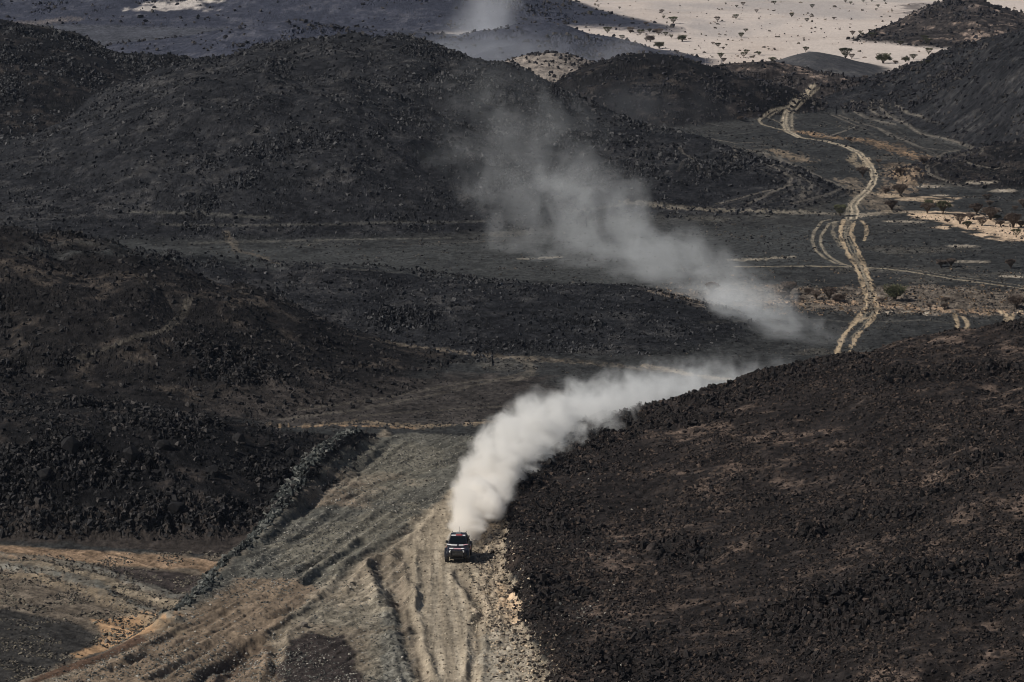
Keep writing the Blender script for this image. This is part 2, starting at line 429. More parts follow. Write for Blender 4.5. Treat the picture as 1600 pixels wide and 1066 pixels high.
for y0, y1, y2, y3, c in [(884, 905, 930, 948, (0.20, 0.165, 0.12)), (893, 922, 950, 968, (0.13, 0.13, 0.115)), (905, 935, 960, 985, (0.19, 0.15, 0.105)), (872, 890, 915, 935, (0.12, 0.115, 0.10))]:
    paint_line([(-40, y0 - 8), (60, y0), (140, (y0 + y1) / 2 + 6), (210, y2), (275, y3)], 1.6, c, .8, .8, depth=-0.35)
# mid ground sand strips
paint_poly([(300,640),(440,605),(700,585),(860,588),(930,630),(780,655),(440,662)], (0.032, 0.0275, 0.025), 3, 4, .85, mot=1.6)
SAND = (0.17, 0.132, 0.092)
paint_line([(440,668),(520,662),(575,660),(640,667),(700,664),(760,660),(835,655)], 1.9, SAND, .75, 1.3, mot=1.2)
paint_line([(440,668),(520,664),(640,669)], .9, (0.27, 0.18, 0.11), .6, 1.4)
paint_line([(590,532),(640,540),(700,548),(760,555),(850,562),(950,570),(1050,582),(1130,592),(1220,600)], 1.7, (0.13, 0.107, 0.082), .75, 1.2, mot=1.2)
paint_line([(1005,572),(1040,576),(1075,585),(1130,593)], 1.6, (0.28, 0.23, 0.17), .8, .8)
paint_line([(800,596),(830,586),(828,570),(805,558)], 1.2, (0.10, 0.088, 0.072), .6, .6)
for l in ([(440,655),(560,640),(700,612),(830,580)], [(470,640),(600,622),(740,595),(800,590)], [(560,650),(700,640),(830,632),(900,620)], [(120,560),(260,520),(300,470)]):
    paint_line(l, .9, (0.085, 0.075, 0.062), .55, .6)
for l in ([(480,418),(620,424),(760,421),(860,419)], [(560,398),(700,392),(820,394)], [(300,380),(470,376),(700,372)], [(250,350),(500,352),(760,345)], [(200,330),(420,340)], [(620,384),(790,376)], [(1100,505),(1240,497),(1330,503)], [(1350,503),(1450,500),(1490,505)], [(1030,375),(1150,372),(1260,362)], [(1180,410),(1240,404)]):
    paint_line(l, 1.0, (0.095, 0.09, 0.08), .6, .9)
paint_poly([(60,378),(500,388),(850,378),(1250,352),(1330,400),(1200,440),(1080,452),(800,440),(420,410),(200,400)], (0.036, 0.0372, 0.0368), 5, 5, .85, mot=.9)
paint_line([(352,362),(362,378),(370,392),(400,398),(430,408)], 1.1, (0.11, 0.092, 0.072), .7, 1.0)
paint_line([(980,316),(1050,324),(1120,328),(1200,330),(1290,334),(1350,334)], 2.6, (0.20, 0.175, 0.14), .8, .9)
paint_line([(900,330),(1000,316),(1060,322)], 1.5, (0.11, 0.10, 0.085), .6, .9)
paint_line([(820,405),(870,402)], 1.6, (0.2, .18, .15), .8, .8)
paint_line([(1150,406),(1190,405),(1235,401)], 2.0, (0.24, .21, .165), .8, .9)
# wadi band with bushes
paint_poly([(1060,462),(1120,455),(1200,449),(1350,446),(1500,449),(1640,453),(1640,492),(1500,489),(1400,484),(1300,480),(1180,478),(1080,476)], (0.105, 0.087, 0.071), 3, 6, .85, mot=1.4)
paint_line([(1180,470),(1300,474),(1380,476),(1500,486),(1620,490)], 3.0, (0.32, 0.22, 0.145), .7, 1.4, mot=1.2)
# pale sandy wadi at the side
PALE = (0.44, 0.33, 0.235)
paint_poly([(1405,332),(1440,337),(1502,358),(1551,371),(1567,375),(1700,377),(1700,352),(1600,352),(1540,340),(1500,334),(1450,330),(1395,327)], PALE, 2.5, 4, mot=.6)
paint_poly([(1350,299),(1389,303),(1430,306),(1480,309),(1490,322),(1430,315),(1380,308)], (0.31, 0.24, 0.17), 2.5, 4, .85, mot=1.0)
paint_line([(1340,338),(1395,330),(1440,332)], 3, (.26,.22,.17), .8, 1)
paint_line([(1250,206),(1294,214),(1330,217),(1372,223),(1412,238),(1446,249)], 3.6, (0.27, 0.18, 0.11), .75, 1.5, mot=1.4)
paint_line([(1405,258),(1420,285),(1400,300)], 4.5, (0.26, 0.19, 0.13), .7, 1.3, mot=1.2)
paint_line([(1320,280),(1345,300),(1385,330)], 4.0, (0.24, 0.19, 0.14), .6, 1.3, mot=1.2)
paint_line([(1210,235),(1240,245),(1262,252)], 4.0, (0.22, 0.17, 0.12), .7, 1.3)
for a, b, c_ in ((1440, 1460, 292), (1463, 1472, 305), (1560, 1575, 298), (1395, 1415, 346), (1495, 1512, 385), (1520, 1545, 285), (1420, 1432, 347), (1575, 1590, 432), (1505, 1530, 409), (1380, 1440, 489)):
    paint_line([(a, c_), (b, c_)], 2.4, (0.3, 0.26, 0.21), .9, .5)
# --- wheel tracks
TC = (0.37, 0.285, 0.19); TC2 = (0.24, 0.205, 0.155)
tr = dict(track=True, step=8, mot=.35)
L1 = [(1319,343),(1313,357),(1314,371),(1323,392),(1336,414),(1343,430),(1348,442),(1353,460),(1354,479),(1336,504),(1317,525),(1303,562)]
R1 = [(1336,346),(1329,364),(1339,386),(1348,411),(1359,436),(1366,460),(1374,485),(1351,513),(1336,528),(1324,562)]
paint_line(L1, 0.60, TC, 1, .8, **tr); paint_line(R1, 0.55, TC, .95, .9, **tr)
paint_line([(a + 7, b + 1) for a, b in L1[:-2]], 0.36, TC2, .7, .8, **tr)
paint_line([(a - 6, b) for a, b in R1[:-1]], 0.32, TC2, .6, .9, **tr)
paint_line([(1332,506),(1345,500),(1358,496)], 0.79, TC, .6, .9, **tr)
for l in ([(1297,343),(1285,345),(1272,362),(1269,376),(1275,392),(1289,403),(1305,411),(1336,417)], [(1310,346),(1296,349),(1283,368),(1282,380),(1290,396),(1305,407),(1325,415)]):
    paint_line(l, 0.44, TC2, .9, .3, **tr)
paint_line([(1305,346),(1300,360),(1308,376),(1318,388)], 0.63, TC2, .6, 1.0, **tr)
paint_line([(1345,345),(1354,352),(1354,366),(1350,376)], 0.48, TC, .8, .6, **tr)
paint_line([(1150,417),(1260,416),(1336,417),(1382,420),(1428,426),(1490,436),(1540,443),(1640,456)], 0.79, TC2, .95, .5, **tr)
paint_line([(1382,416),(1428,422),(1490,432),(1600,446)], 0.36, TC2, .6, .6, **tr)
U1 = [(1333,343),(1336,330),(1333,321),(1340,311),(1350,303),(1360,292),(1366,280),(1364,266),(1356,254),(1341,238),(1319,228),(1287,220),(1250,215),(1230,205),(1225,192),(1227,178),(1241,160),(1260,146),(1271,134)]
paint_line(U1, 1.3, (0.20, 0.175, 0.135), .75, .9, **tr)
for sg in (-1, 1): paint_line([(a + sg * (2.0 + (b - 130) * .012), b) for a, b in U1], 0.42, (0.42, 0.35, 0.26), .95, .6, depth=.05, **tr)
paint_line([(1322,343),(1324,330),(1328,318),(1342,306)], 0.52, TC2, .9, .5, **tr)
paint_line([(1345,262),(1330,250),(1338,240)], 1.39, (0.26, 0.21, 0.15), .8, .9, **tr)
paint_line([(1352,245),(1356,256),(1352,262)], 1.39, (0.34, 0.27, 0.19), .8, .9, **tr)
paint_line([(1236,206),(1210,200),(1190,194),(1186,187),(1206,173),(1234,166),(1256,150)], 0.63, TC2, .95, .4, **tr)
paint_line([(1240,203),(1215,190),(1200,183),(1220,172)], 0.40, TC2, .7, .4, **tr)
paint_line([(1238,203),(1237,178),(1253,162),(1279,139),(1268,134)], 0.52, TC2, .9, .4, **tr)
paint_line([(1240,170),(1228,196),(1238,208)], 1.98, (0.15, 0.135, 0.11), .6, .9)
for l in ([(1492,490),(1495,503),(1497,520)], [(1504,494),(1512,505),(1509,518)], [(1563,486),(1574,494),(1570,508)], [(1600,484),(1582,492),(1578,508)]):
    paint_line(l, 0.55, TC, .8, .6, **tr)
loops = [[(1331,157),(1334,174),(1350,183),(1366,188),(1398,194)], [(1366,156),(1358,170),(1372,180),(1390,184),(1412,191),(1437,209),(1475,216),(1522,231)], [(1310,180),(1335,190),(1372,200),(1412,219),(1441,231),(1500,238)],
  [(1372,200),(1390,212),(1430,226)], [(1376,153),(1378,172),(1391,183)], [(1400,165),(1420,176),(1440,182)], [(1290,215),(1340,197),(1300,180)], [(1443,256),(1462,248),(1478,238),(1520,232)], [(1448,258),(1452,272),(1470,280),(1500,290)], [(1500,250),(1520,258),(1560,262)],
  [(1166,237),(1174,252),(1206,262),(1237,278),(1225,294),(1178,303),(1120,318)], [(1194,237),(1203,256),(1241,272),(1269,287),(1262,303),(1250,312)], [(1219,244),(1221,258),(1205,262)], [(1319,294),(1287,306),(1240,318)], [(1145,232),(1150,246),(1141,262)],
  [(1120,225),(1200,240),(1262,268),(1320,294)], [(1253,290),(1256,300),(1251,312)], [(1100,215),(1150,224),(1195,222)], [(1241,285),(1210,300),(1170,318)], [(1062,235),(1085,250),(1075,268)]]
for l in loops:
    paint_line(l, 0.65, (0.135, 0.12, 0.102), .8, .4, step=8)
    for ox, oy, st in ((13, 5, .45), (-16, 7, .4), (30, 12, .3)): paint_line([(a + ox, b + oy + 2 * math.sin(a * .05)) for a, b in l], 0.5, (0.085, 0.077, 0.068), st, .8, step=10)
for l in ([(1190,205),(1130,212),(1070,215)], [(1090,190),(1150,200),(1186,203)], [(1060,200),(1120,205)]):
    paint_line(l, 0.52, (0.10, 0.095, 0.085), .55, .9)
# far plain streaks
paint_line([(0,38),(60,36),(110,30)], 6, (0.2, .17, .15), .6, 1)
paint_poly([(205,16),(250,2),(330,-6),(300,10),(240,17)], (0.42, .38, .35), 6, 8, .8)
paint_line([(1060,85),(1120,83),(1200,86)], 3, (0.2, .18, .17), .6, 1.2)
paint_poly([(1405,9),(1440,6),(1480,6),(1500,14),(1420,13)], (0.07, .062, .062), 6, 8, .8)

# --- ruts and washouts cut into the near ground
rut = dict(step=8, ragged=.35)
paint_line([(668,800),(650,818),(628,838),(600,856),(587,866),(556,884),(525,922),(484,956),(434,987)], 0.9, (0.13, 0.115, 0.09), .5, depth=.24, lip=.12, **rut)
paint_line([(634,862),(630,878),(633,912),(630,950),(637,981),(644,1016),(662,1066)], 0.95, (0.13, 0.105, 0.08), .6, depth=.55, lip=.2, **rut)
paint_line([(600,880),(603,900),(608,915),(619,934),(619,953)], 1.4, (0.12, 0.10, 0.08), .4, depth=.9, lip=.35, **rut)
paint_line([(572,847),(548,862),(525,875),(500,898),(481,912)], 1.0, (0.08, 0.08, 0.068), .5, depth=.38, lip=.2, **rut)
paint_line([(620,900),(618,960),(628,1010),(640,1066)], 0.8, None, depth=.25, lip=.15, **rut)
paint_line([(715,895),(725,910),(740,931),(756,956),(744,975),(744,1019),(737,1066)], 0.7, (0.17, 0.14, 0.105), .5, depth=.30, lip=.12, **rut)
for l in ([(700,880),(700,925),(709,975),(715,1019),(722,1066)], [(712,880),(716,925),(728,975),(735,1019),(742,1066)], [(672,960),(678,1000),(684,1066)], [(653,880),(656,940),(662,1000)], [(722,780),(700,830),(698,870)], [(684,850),(680,920),(690,1066)]):
    paint_line(l, 0.5, (0.36, 0.31, 0.24), .6, depth=.035, lip=.02, **rut)
for l in ([(390,942),(345,968),(300,990),(245,1020),(175,1047)], [(360,993),(320,1015),(275,1040),(237,1066)], [(410,1000),(370,1022),(325,1045),(305,1070)], [(350,958),(290,985),(257,1000),(212,1032)], [(420,930),(390,955),(340,985)],
          [(575,700),(530,740),(470,800),(420,850)], [(620,690),(560,735),(500,780),(470,810)], [(560,770),(520,805),(460,850),(400,890)], [(600,800),(550,840),(510,870),(460,905)], [(430,990),(432,1030),(425,1066)], [(480,935),(455,955),(430,965)]):
    paint_line(l, 0.9, None, depth=(.34 if l[-1][1] > 960 else .2), lip=.12, **rut)
for l in ([(398,1010),(370,1030),(340,1066)],):
    paint_line(l, 3.0, (0.07, 0.05, 0.038), .7, depth=.8, **rut)
def streaks(p, q, along, across, seed):
    a = np.array(ground_at(*p)[:2]); b = np.array(ground_at(*q)[:2]); d = (b - a) / np.linalg.norm(b - a)
    return fbm((X2 * d[0] + Y2 * d[1]) / along, (X2 * d[1] - Y2 * d[0]) / across, 1.0, 4, seed, .6)
s1 = streaks((175, 1047), (390, 942), 9.0, .75, 231); s2 = streaks((0, 884), (275, 950), 8.0, .8, 237)
platd = X2 - np.interp(Y2, PYv, PXv)
mA = smooth01(platd / 1.5) * (Y2 < 345) * (Y2 > 225) * (1 - on_hill) * (1 - TRACK)
mB = smooth01(-platd / 2) * (Y2 < 297) * (Y2 > 225)
Z2 += mA * s1 * .13 + mB * s2 * .12
s3 = streaks((700, 1050), (700, 900), 10.0, .55, 241)
Z2 += TRACK * (Y2 < 345) * s3 * .035
for mm_, ss_ in ((mA, s1), (mB, s2), (TRACK * (Y2 < 345), s3)):
    col[..., :3] *= (1 + mm_ * ss_ * .38)[..., None]
# lumps on the shoulder and bank
lump = smooth01((X2 - np.interp(Y2, PYv, PXv)) / 2) * (Y2 < 345) * (Y2 > 230) * (1 - on_hill) * (1 - 0.8 * TRACK)
Z2 += lump * (fbm(X2, Y2 * 0.6, 2.2, 4, 131) * 0.08 + (blocks(X2, Y2, 0.7, 137) - .3) * 0.05)
bankm = np.exp(-((X2 - np.interp(Y2, EY, EX) + 1.5) / 1.6) ** 2) * (Y2 < 345) * (Y2 > 200)
Z2 += bankm * (fbm(X2, Y2, 1.6, 4, 141) * 0.3 + (blocks(X2, Y2, 0.6, 147) - .3) * 0.22)
wadi = ((Y2 > 425) & (Y2 < 452) & (X2 > 18)) * 1.0
Z2 += wadi * (1 - TRACK) * (blocks(X2, Y2, 1.6, 151) - .3) * 0.35

g_ = 1 + col[..., 3] * (0.28 * GR + 0.22 * n3 + 0.15 * n12)
col[..., :3] *= np.clip(g_, .35, 2)[..., None]
# ------------------------------------------------------------------ materials
def new_mat(name):
    m = bpy.data.materials.new(name); m.use_nodes = True
    nt = m.node_tree; return m, nt, nt.nodes, nt.links, nt.nodes['Principled BSDF']
def math_node(nt, op, a, b=None, c=None, clamp=False):
    n = nt.nodes.new('ShaderNodeMath'); n.operation = op; n.use_clamp = clamp
    for i, v in enumerate((a, b, c)):
        if v is None: continue
        if isinstance(v, (int, float)): n.inputs[i].default_value = v
        else: nt.links.new(v, n.inputs[i])
    return n.outputs[0]
def ground_mat(name, bump=1.0):
    m, nt, N, L, P = new_mat(name)
    at = N.new('ShaderNodeAttribute'); at.attribute_name = 'Col'
    tc = N.new('ShaderNodeTexCoord')
    n1 = N.new('ShaderNodeTexNoise'); n1.inputs['Scale'].default_value = 1.1; n1.inputs['Detail'].default_value = 7; n1.inputs['Roughness'].default_value = .72
    n2 = N.new('ShaderNodeTexNoise'); n2.inputs['Scale'].default_value = 3.2; n2.inputs['Detail'].default_value = 5; n2.inputs['Roughness'].default_value = .75
    L.new(tc.outputs['Object'], n1.inputs['Vector']); L.new(tc.outputs['Object'], n2.inputs['Vector'])
    r1 = N.new('ShaderNodeMapRange'); r1.inputs[1].default_value = .34; r1.inputs[2].default_value = .66; r1.inputs[3].default_value = -1; r1.inputs[4].default_value = 1.25; L.new(n1.outputs[0], r1.inputs[0])
    r2 = N.new('ShaderNodeMapRange'); r2.inputs[1].default_value = .36; r2.inputs[2].default_value = .64; r2.inputs[3].default_value = -1; r2.inputs[4].default_value = 1.2; L.new(n2.outputs[0], r2.inputs[0])
    s = math_node(nt, 'ADD', math_node(nt, 'MULTIPLY', r1.outputs[0], .42), math_node(nt, 'MULTIPLY', r2.outputs[0], .38))
    f = math_node(nt, 'ADD', math_node(nt, 'MULTIPLY', s, at.outputs['Alpha']), 1.0)
    f = math_node(nt, 'MAXIMUM', f, .25)
    vm = N.new('ShaderNodeVectorMath'); vm.operation = 'SCALE'; L.new(at.outputs['Color'], vm.inputs[0]); L.new(f, vm.inputs['Scale'])
    L.new(vm.outputs[0], P.inputs['Base Color'])
    P.inputs['Roughness'].default_value = .93
    P.inputs['Specular IOR Level'].default_value = .06
    b = N.new('ShaderNodeBump'); b.inputs['Distance'].default_value = .12 * bump; b.inputs['Strength'].default_value = .8
    L.new(n2.outputs[0], b.inputs['Height']); L.new(b.outputs[0], P.inputs['Normal'])
    return m
M_GROUND = ground_mat('gravel ground', .6)
M_ROCKHILL = ground_mat('rocky hillside', 1.6)
M_SAND = ground_mat('pale sand', .4)

def tag(o, label=None, cat=None, group=None, kind=None):
    if label: o['label'] = label
    if cat: o['category'] = cat
    if group: o['group'] = group
    if kind: o['kind'] = kind
    return o

# ------------------------------------------------------------------ build the terrain meshes, one per landform
co = np.stack([X2, Y2, Z2], -1).reshape(-1, 3)
colf = np.clip(col, 0, 1).reshape(-1, 4)
idx = np.arange(NR * NC).reshape(NR, NC)
quads = np.stack([idx[:-1, :-1], idx[:-1, 1:], idx[1:, 1:], idx[1:, :-1]], -1).reshape(-1, 4)
fid = HID[:-1, :-1].reshape(-1).astype(int)
isplain = (plain[:-1, :-1].reshape(-1) > .5)
istrack = (TRACK[:-1, :-1].reshape(-1) > .45)
cls = np.where(fid >= 0, fid, np.where(isplain, 101, 100))
cls = np.where(istrack, 102, cls)
def grid_mesh(name, faces, mat, smooth):
    used, inv = np.unique(faces.ravel(), return_inverse=True)
    me = bpy.data.meshes.new(name)
    nv, nf = len(used), len(faces)
    me.vertices.add(nv); me.vertices.foreach_set('co', co[used].astype(np.float32).ravel())
    me.loops.add(nf * 4); me.loops.foreach_set('vertex_index', inv.astype(np.int32).ravel())
    me.polygons.add(nf); me.polygons.foreach_set('loop_start', np.arange(0, nf * 4, 4, dtype=np.int32))
    me.polygons.foreach_set('use_smooth', np.full(nf, smooth))
    me.update(calc_edges=True)
    a = me.color_attributes.new('Col', 'FLOAT_COLOR', 'POINT')
    a.data.foreach_set('color', colf[used].astype(np.float32).ravel())
    me.materials.append(mat)
    o = bpy.data.objects.new(name, me); C.objects.link(o)
    return o
def terr(name, k, mat, smooth, label):
    f = quads[cls == k]
    if len(f): tag(grid_mesh(name, f, mat, smooth), label, None, None, 'structure')
terr('valley_floor', 100, M_GROUND, True, 'dark grey gravel valley floor between the hills')
terr('sand_plain', 101, M_SAND, True, 'pale pinkish sand plain dotted with acacias')
terr('dirt_track', 102, M_GROUND, True, 'pale dusty wheel tracks winding down the valley')
for k, h in enumerate(HILLS):
    terr('hill', k, M_ROCKHILL, False, h[1])

# ------------------------------------------------------------------ loose stones
def rock_mesh(name, P, S, colr, label, mat, flat=.6):
    """P: centres, S: sizes, colr: colours -> one mesh of angular stones"""
    n = len(P)
    base = np.array([(-1,-1,-1),(1,-1,-1),(1,1,-1),(-1,1,-1),(-1,-1,1),(1,-1,1),(1,1,1),(-1,1,1)], float)
    V = base[None] * (0.45 + 0.55 * rng.random((n, 8, 1))) + rng.normal(0, .22, (n, 8, 3))
    V[:, 4:, :2] *= .72
    V[..., 0] *= rng.uniform(.7, 1.7, (n, 1)); V[..., 1] *= rng.uniform(.55, 1.1, (n, 1))
    a = rng.random(n) * 6.283
    ca, sa = np.cos(a), np.sin(a)
    x = V[..., 0] * ca[:, None] - V[..., 1] * sa[:, None]; y = V[..., 0] * sa[:, None] + V[..., 1] * ca[:, None]
    V[..., 0] = x; V[..., 1] = y
    V[..., 2] = V[..., 2] * (flat * (0.6 + 0.8 * rng.random((n, 1))))
    k1 = rng.normal(0, .35, (n, 1)); k2 = rng.normal(0, .35, (n, 1))      # tip each stone over
    x = V[..., 0] * np.cos(k1) + V[..., 2] * np.sin(k1); z_ = -V[..., 0] * np.sin(k1) + V[..., 2] * np.cos(k1)
    y = V[..., 1] * np.cos(k2) + z_ * np.sin(k2); z_ = -V[..., 1] * np.sin(k2) + z_ * np.cos(k2)
    V[..., 0], V[..., 1], V[..., 2] = x, y, z_
    V = V * (S * .5)[:, None, None] + P[:, None, :]
    f = np.array([(0,3,2,1),(4,5,6,7),(0,1,5,4),(1,2,6,5),(2,3,7,6),(3,0,4,7)])
    F = (f[None] + (np.arange(n) * 8)[:, None, None]).reshape(-1, 4)
    me = bpy.data.meshes.new(name)
    me.vertices.add(n * 8); me.vertices.foreach_set('co', V.astype(np.float32).ravel())
    nf = len(F)
    me.loops.add(nf * 4); me.loops.foreach_set('vertex_index', F.astype(np.int32).ravel())
    me.polygons.add(nf); me.polygons.foreach_set('loop_start', np.arange(0, nf * 4, 4, dtype=np.int32))
    me.polygons.foreach_set('use_smooth', np.zeros(nf, bool))
    me.update(calc_edges=True)
    at = me.color_attributes.new('Col', 'FLOAT_COLOR', 'POINT')
    cc = np.repeat(np.concatenate([colr, np.full((n, 1), .5)], 1), 8, 0)
    at.data.foreach_set('color', cc.astype(np.float32).ravel())
    me.materials.append(mat)
    o = bpy.data.objects.new(name, me); C.objects.link(o)
    if label: tag(o, label, kind='stuff')
    return o
def stone_mat(name):
    m, nt, N, L, P = new_mat(name)
    at = N.new('ShaderNodeAttribute'); at.attribute_name = 'Col'
    tc = N.new('ShaderNodeTexCoord'); n1 = N.new('ShaderNodeTexNoise'); n1.inputs['Scale'].default_value = 5; n1.inputs['Detail'].default_value = 5
    L.new(tc.outputs['Object'], n1.inputs['Vector'])
    r = N.new('ShaderNodeMapRange'); r.inputs[1].default_value = .3; r.inputs[2].default_value = .7; r.inputs[3].default_value = .6; r.inputs[4].default_value = 1.4; L.new(n1.outputs[0], r.inputs[0])
    vm = N.new('ShaderNodeVectorMath'); vm.operation = 'SCALE'; L.new(at.outputs['Color'], vm.inputs[0]); L.new(r.outputs[0], vm.inputs['Scale'])
    L.new(vm.outputs[0], P.inputs['Base Color']); P.inputs['Roughness'].default_value = .85; P.inputs['Specular IOR Level'].default_value = .10
    return m
M_STONE = stone_mat('desert stone')
inview = (np.abs(T2) < .166) & (Y2 > 204) & (Y2 < 1150)
# scatter weights per grid vertex, uniform per picture area on slopes facing the viewer
dzdy = np.gradient(Z2, axis=0) / np.maximum(np.gradient(Y2, axis=0), 1e-6)
def scatter(n, w, smin, smax, power, colors, label, mat=M_STONE, flat=.6, size_far=False, sink=.15, name='loose_stones'):
    w = (w * inview).ravel(); w = np.maximum(w, 0); 
    if w.sum() <= 0: return
    cdf = np.cumsum(w); i = np.searchsorted(cdf, rng.random(n) * cdf[-1])
    i = np.minimum(i, w.size - 1)
    P = co[i].copy(); P[:, 0] += rng.uniform(-.06, .06, n); P[:, 1] += rng.uniform(-.15, .15, n)
    S = smin + (smax - smin) * rng.random(n) ** power
    if size_far: S = S * np.clip(P[:, 1] / 320.0, .75, 3.0)
    P[:, 2] += S * (.5 * flat - sink)
    c = np.asarray(colors)[rng.integers(0, len(colors), n)] * rng.uniform(.7, 1.35, (n, 1))
    return rock_mesh(name, P, S, c, label, mat, flat)
near = Y2 < 362
clump = smooth01(rockM + .55 * rockL + .55)
h0 = (HID == 0)
scatter(90000, h0 * (.35 + clump), .10, .42, 3.0, [(.019,.0155,.0142),(.026,.0205,.0185),(.014,.0122,.0118),(.050,.037,.030)], 'small dark angular stones covering the broad brown hillside')
scatter(9000, h0 * smooth01((rockL + .6 * rockM - .15) * 3), .18, .62, 2.6, [(.011,.0098,.0095),(.017,.0145,.0138)], 'larger black lava blocks clustered on the broad brown hillside', flat=.8)
scatter(42000, ((HID == 1) | (HID == 2)) * (.04 + crag ** 1.7) * (1 - TRACK), .08, .52, 4.0, [(.013,.0125,.013),(.022,.021,.0215),(.008,.008,.0085),(.042,.038,.036)], 'jagged black stones strewn over the craggy ridges', flat=.9)
scatter(60000, ((HID >= 3) & (HID <= 6)) * (.06 + .10 * smooth01(n12 + .3) + crag ** 1.3) * (1 - TRACK), .08, .36, 3.4, [(.017,.017,.0185),(.034,.034,.036),(.012,.012,.013),(.055,.054,.055)], 'dark boulders strewn over the middle hills', size_far=True, flat=.9)
scatter(16000, (HID >= 7) * (.10 + crag) * (HID != 12) * (1 - .8 * ((HID == 7) | (HID == 8))), .12, .40, 2.6, [(.024,.023,.026),(.04,.036,.034),(.018,.0175,.020)], 'dark stones on the distant hills', size_far=True, flat=.8)
sh = lump * (1 - TRACK)
scatter(26000, sh * (.25 + smooth01(n12 + .3)), .06, .22, 3.0, [(.085,.084,.077),(.06,.060,.055),(.12,.112,.095),(.22,.205,.18)], 'grey-green gravel on the road shoulder')
scatter(7000, bankm * (Y2 < 342), .07, .30, 2.6, [(.36,.29,.21),(.28,.23,.17),(.2,.165,.13),(.07,.058,.05)], 'tan rubble along the cut bank beside the track')
scatter(1700, np.exp(-((X2 - np.interp(Y2, EY, EX) - .1) / .8) ** 2) * (Y2 < 342), .08, .40, 3.0, [(.02,.017,.016),(.03,.025,.022),(.06,.048,.04)], 'dark stones spilled from the hillside down the pale bank')
lowc = ((np.interp(Y2, PYv, PXv) - X2) > 1) & (Y2 > 228) & (Y2 < 296)
scatter(8000, lowc * smooth01(n3 + n12 + .3) * 1.0, .08, .30, 2.6, [(.10,.088,.07),(.07,.062,.054),(.035,.031,.028),(.13,.115,.09)], 'mixed grey and brown gravel in the low corner')
scatter(2500, TRACK * (Y2 < 340), .06, .2, 2, [(.3,.26,.2),(.2,.17,.13)], 'small pebbles scattered on the dusty track')
scatter(5000, wadi * (1 - TRACK) + ((Y2 > 425) & (Y2 < 470) & (X2 > 18)) * .12, .14, .42, 2.6, [(.07,.06,.053),(.10,.082,.066),(.040,.036,.033),(.17,.12,.08)], 'brown cobbles of the bushy wash')
scatter(600, plain * (.25 + (n12 > .3)), .10, .38, 2.5, [(.10,.085,.07),(.06,.052,.045),(.2,.165,.14)], 'sparse dry tufts and cobbles on the pale sand plain', size_far=True)
# line of grey stones along the shoulder edge
pn = 5200
yy = np.exp(rng.uniform(math.log(268), math.log(339), pn)); xx = np.interp(yy, PYv, PXv) + rng.normal(-.45, .42, pn)
kp = (vnoise(yy / 2.2, yy * 0 + 5.5, 301) + .5 * vnoise(yy / .7, yy * 0, 303)) > rng.uniform(-1.1, .5, pn)
xx = xx + .45 * vnoise(yy / 3.7, yy * 0 + 1.5, 305); xx = xx[kp]; yy = yy[kp]; pn = len(yy)
ri = np.searchsorted(ys, yy); ci = np.clip(np.searchsorted(ts, xx / yy), 0, NC - 1)
P = np.stack([xx, yy, Z2[ri, ci]], 1)
S = .10 + .46 * rng.random(pn) ** 3.0
P[:, 2] += S * .2
rock_mesh('stone_windrow', P, S, np.array([(.042,.046,.044),(.058,.062,.058),(.024,.026,.025),(.11,.11,.10)])[rng.integers(0, 4, pn)], 'windrow of broken grey stones along the shoulder edge', M_STONE, .8)

scatter(16000, (HID < 0) * (Y2 > 345) * (Y2 < 760) * (1 - TRACK) * (.2 + smooth01(n12 * 2)), .08, .26, 3.0, [(.02,.02,.021),(.035,.034,.033),(.07,.062,.054),(.014,.014,.015)], 'small stones strewn over the dark valley floor', size_far=True)
# single boulders that stand out
def surf_z(x, y):
    ri = int(np.clip(np.searchsorted(ys, y), 0, NR - 1)); ci = int(np.clip(np.searchsorted(ts, x / max(y, 150)), 0, NC - 1))
    return float(Z2[ri, ci])
BOULD = [(110,715,2.2,'tall upright black slab on the craggy hill beside its highest outcrop'), (205,720,2.4,'wide black block on the craggy hill above the pale crevice'), (255,708,1.8,'leaning dark slab under the crest of the craggy hill'),
 (330,745,1.7,'black boulder half way down the craggy hill among rubble'), (275,800,1.9,'squat black boulder near the foot of the craggy hill above the brown road'), (455,715,1.6,'black boulder close to the upper end of the stone line'),
 (168,1005,.7,'lone pale-topped rock on the orange sand patch'), (473,980,.9,'tan-grey rock lying beside the dark gravel patch'), (70,760,1.9,'black boulder low on the craggy hill near the sandy road'), (375,700,1.5,'black boulder just below the ridge of the craggy hill')]
for px, py, s, lab in BOULD:
    x, y, z = ground_at(px, py)
    z = surf_z(x, y)
    c = (.16, .14, .12) if s < 1 else (.014, .0135, .014)
    n = 3 if s > 1 else 1
    s *= .75
    bm = bmesh.new(); rr = random.Random(int(px * 7 + py))
    sc3 = (rr.uniform(.45, .75), rr.uniform(.35, .5), rr.uniform(.4, .6))
    for _ in range(26):
        v = np.array([rr.gauss(0, 1) for _ in range(3)]); v /= np.linalg.norm(v)
        bm.verts.new(tuple(v * np.array(sc3) * s * rr.uniform(.8, 1.1) + np.array((0, 0, s * .2))))
    r_ = bmesh.ops.convex_hull(bm, input=bm.verts[:]); bmesh.ops.delete(bm, geom=list({g for g in r_['geom_interior'] if isinstance(g, bmesh.types.BMVert)}), context='VERTS')
    me = bpy.data.meshes.new('boulder'); bm.to_mesh(me); bm.free()
    at_ = me.color_attributes.new('Col', 'FLOAT_COLOR', 'POINT'); at_.data.foreach_set('color', np.tile(np.array([*c, .5], np.float32), len(me.vertices)))
    me.materials.append(M_STONE); o = bpy.data.objects.new('boulder', me); C.objects.link(o)
    o.location = (x, y, z); tag(o, lab, 'boulder')

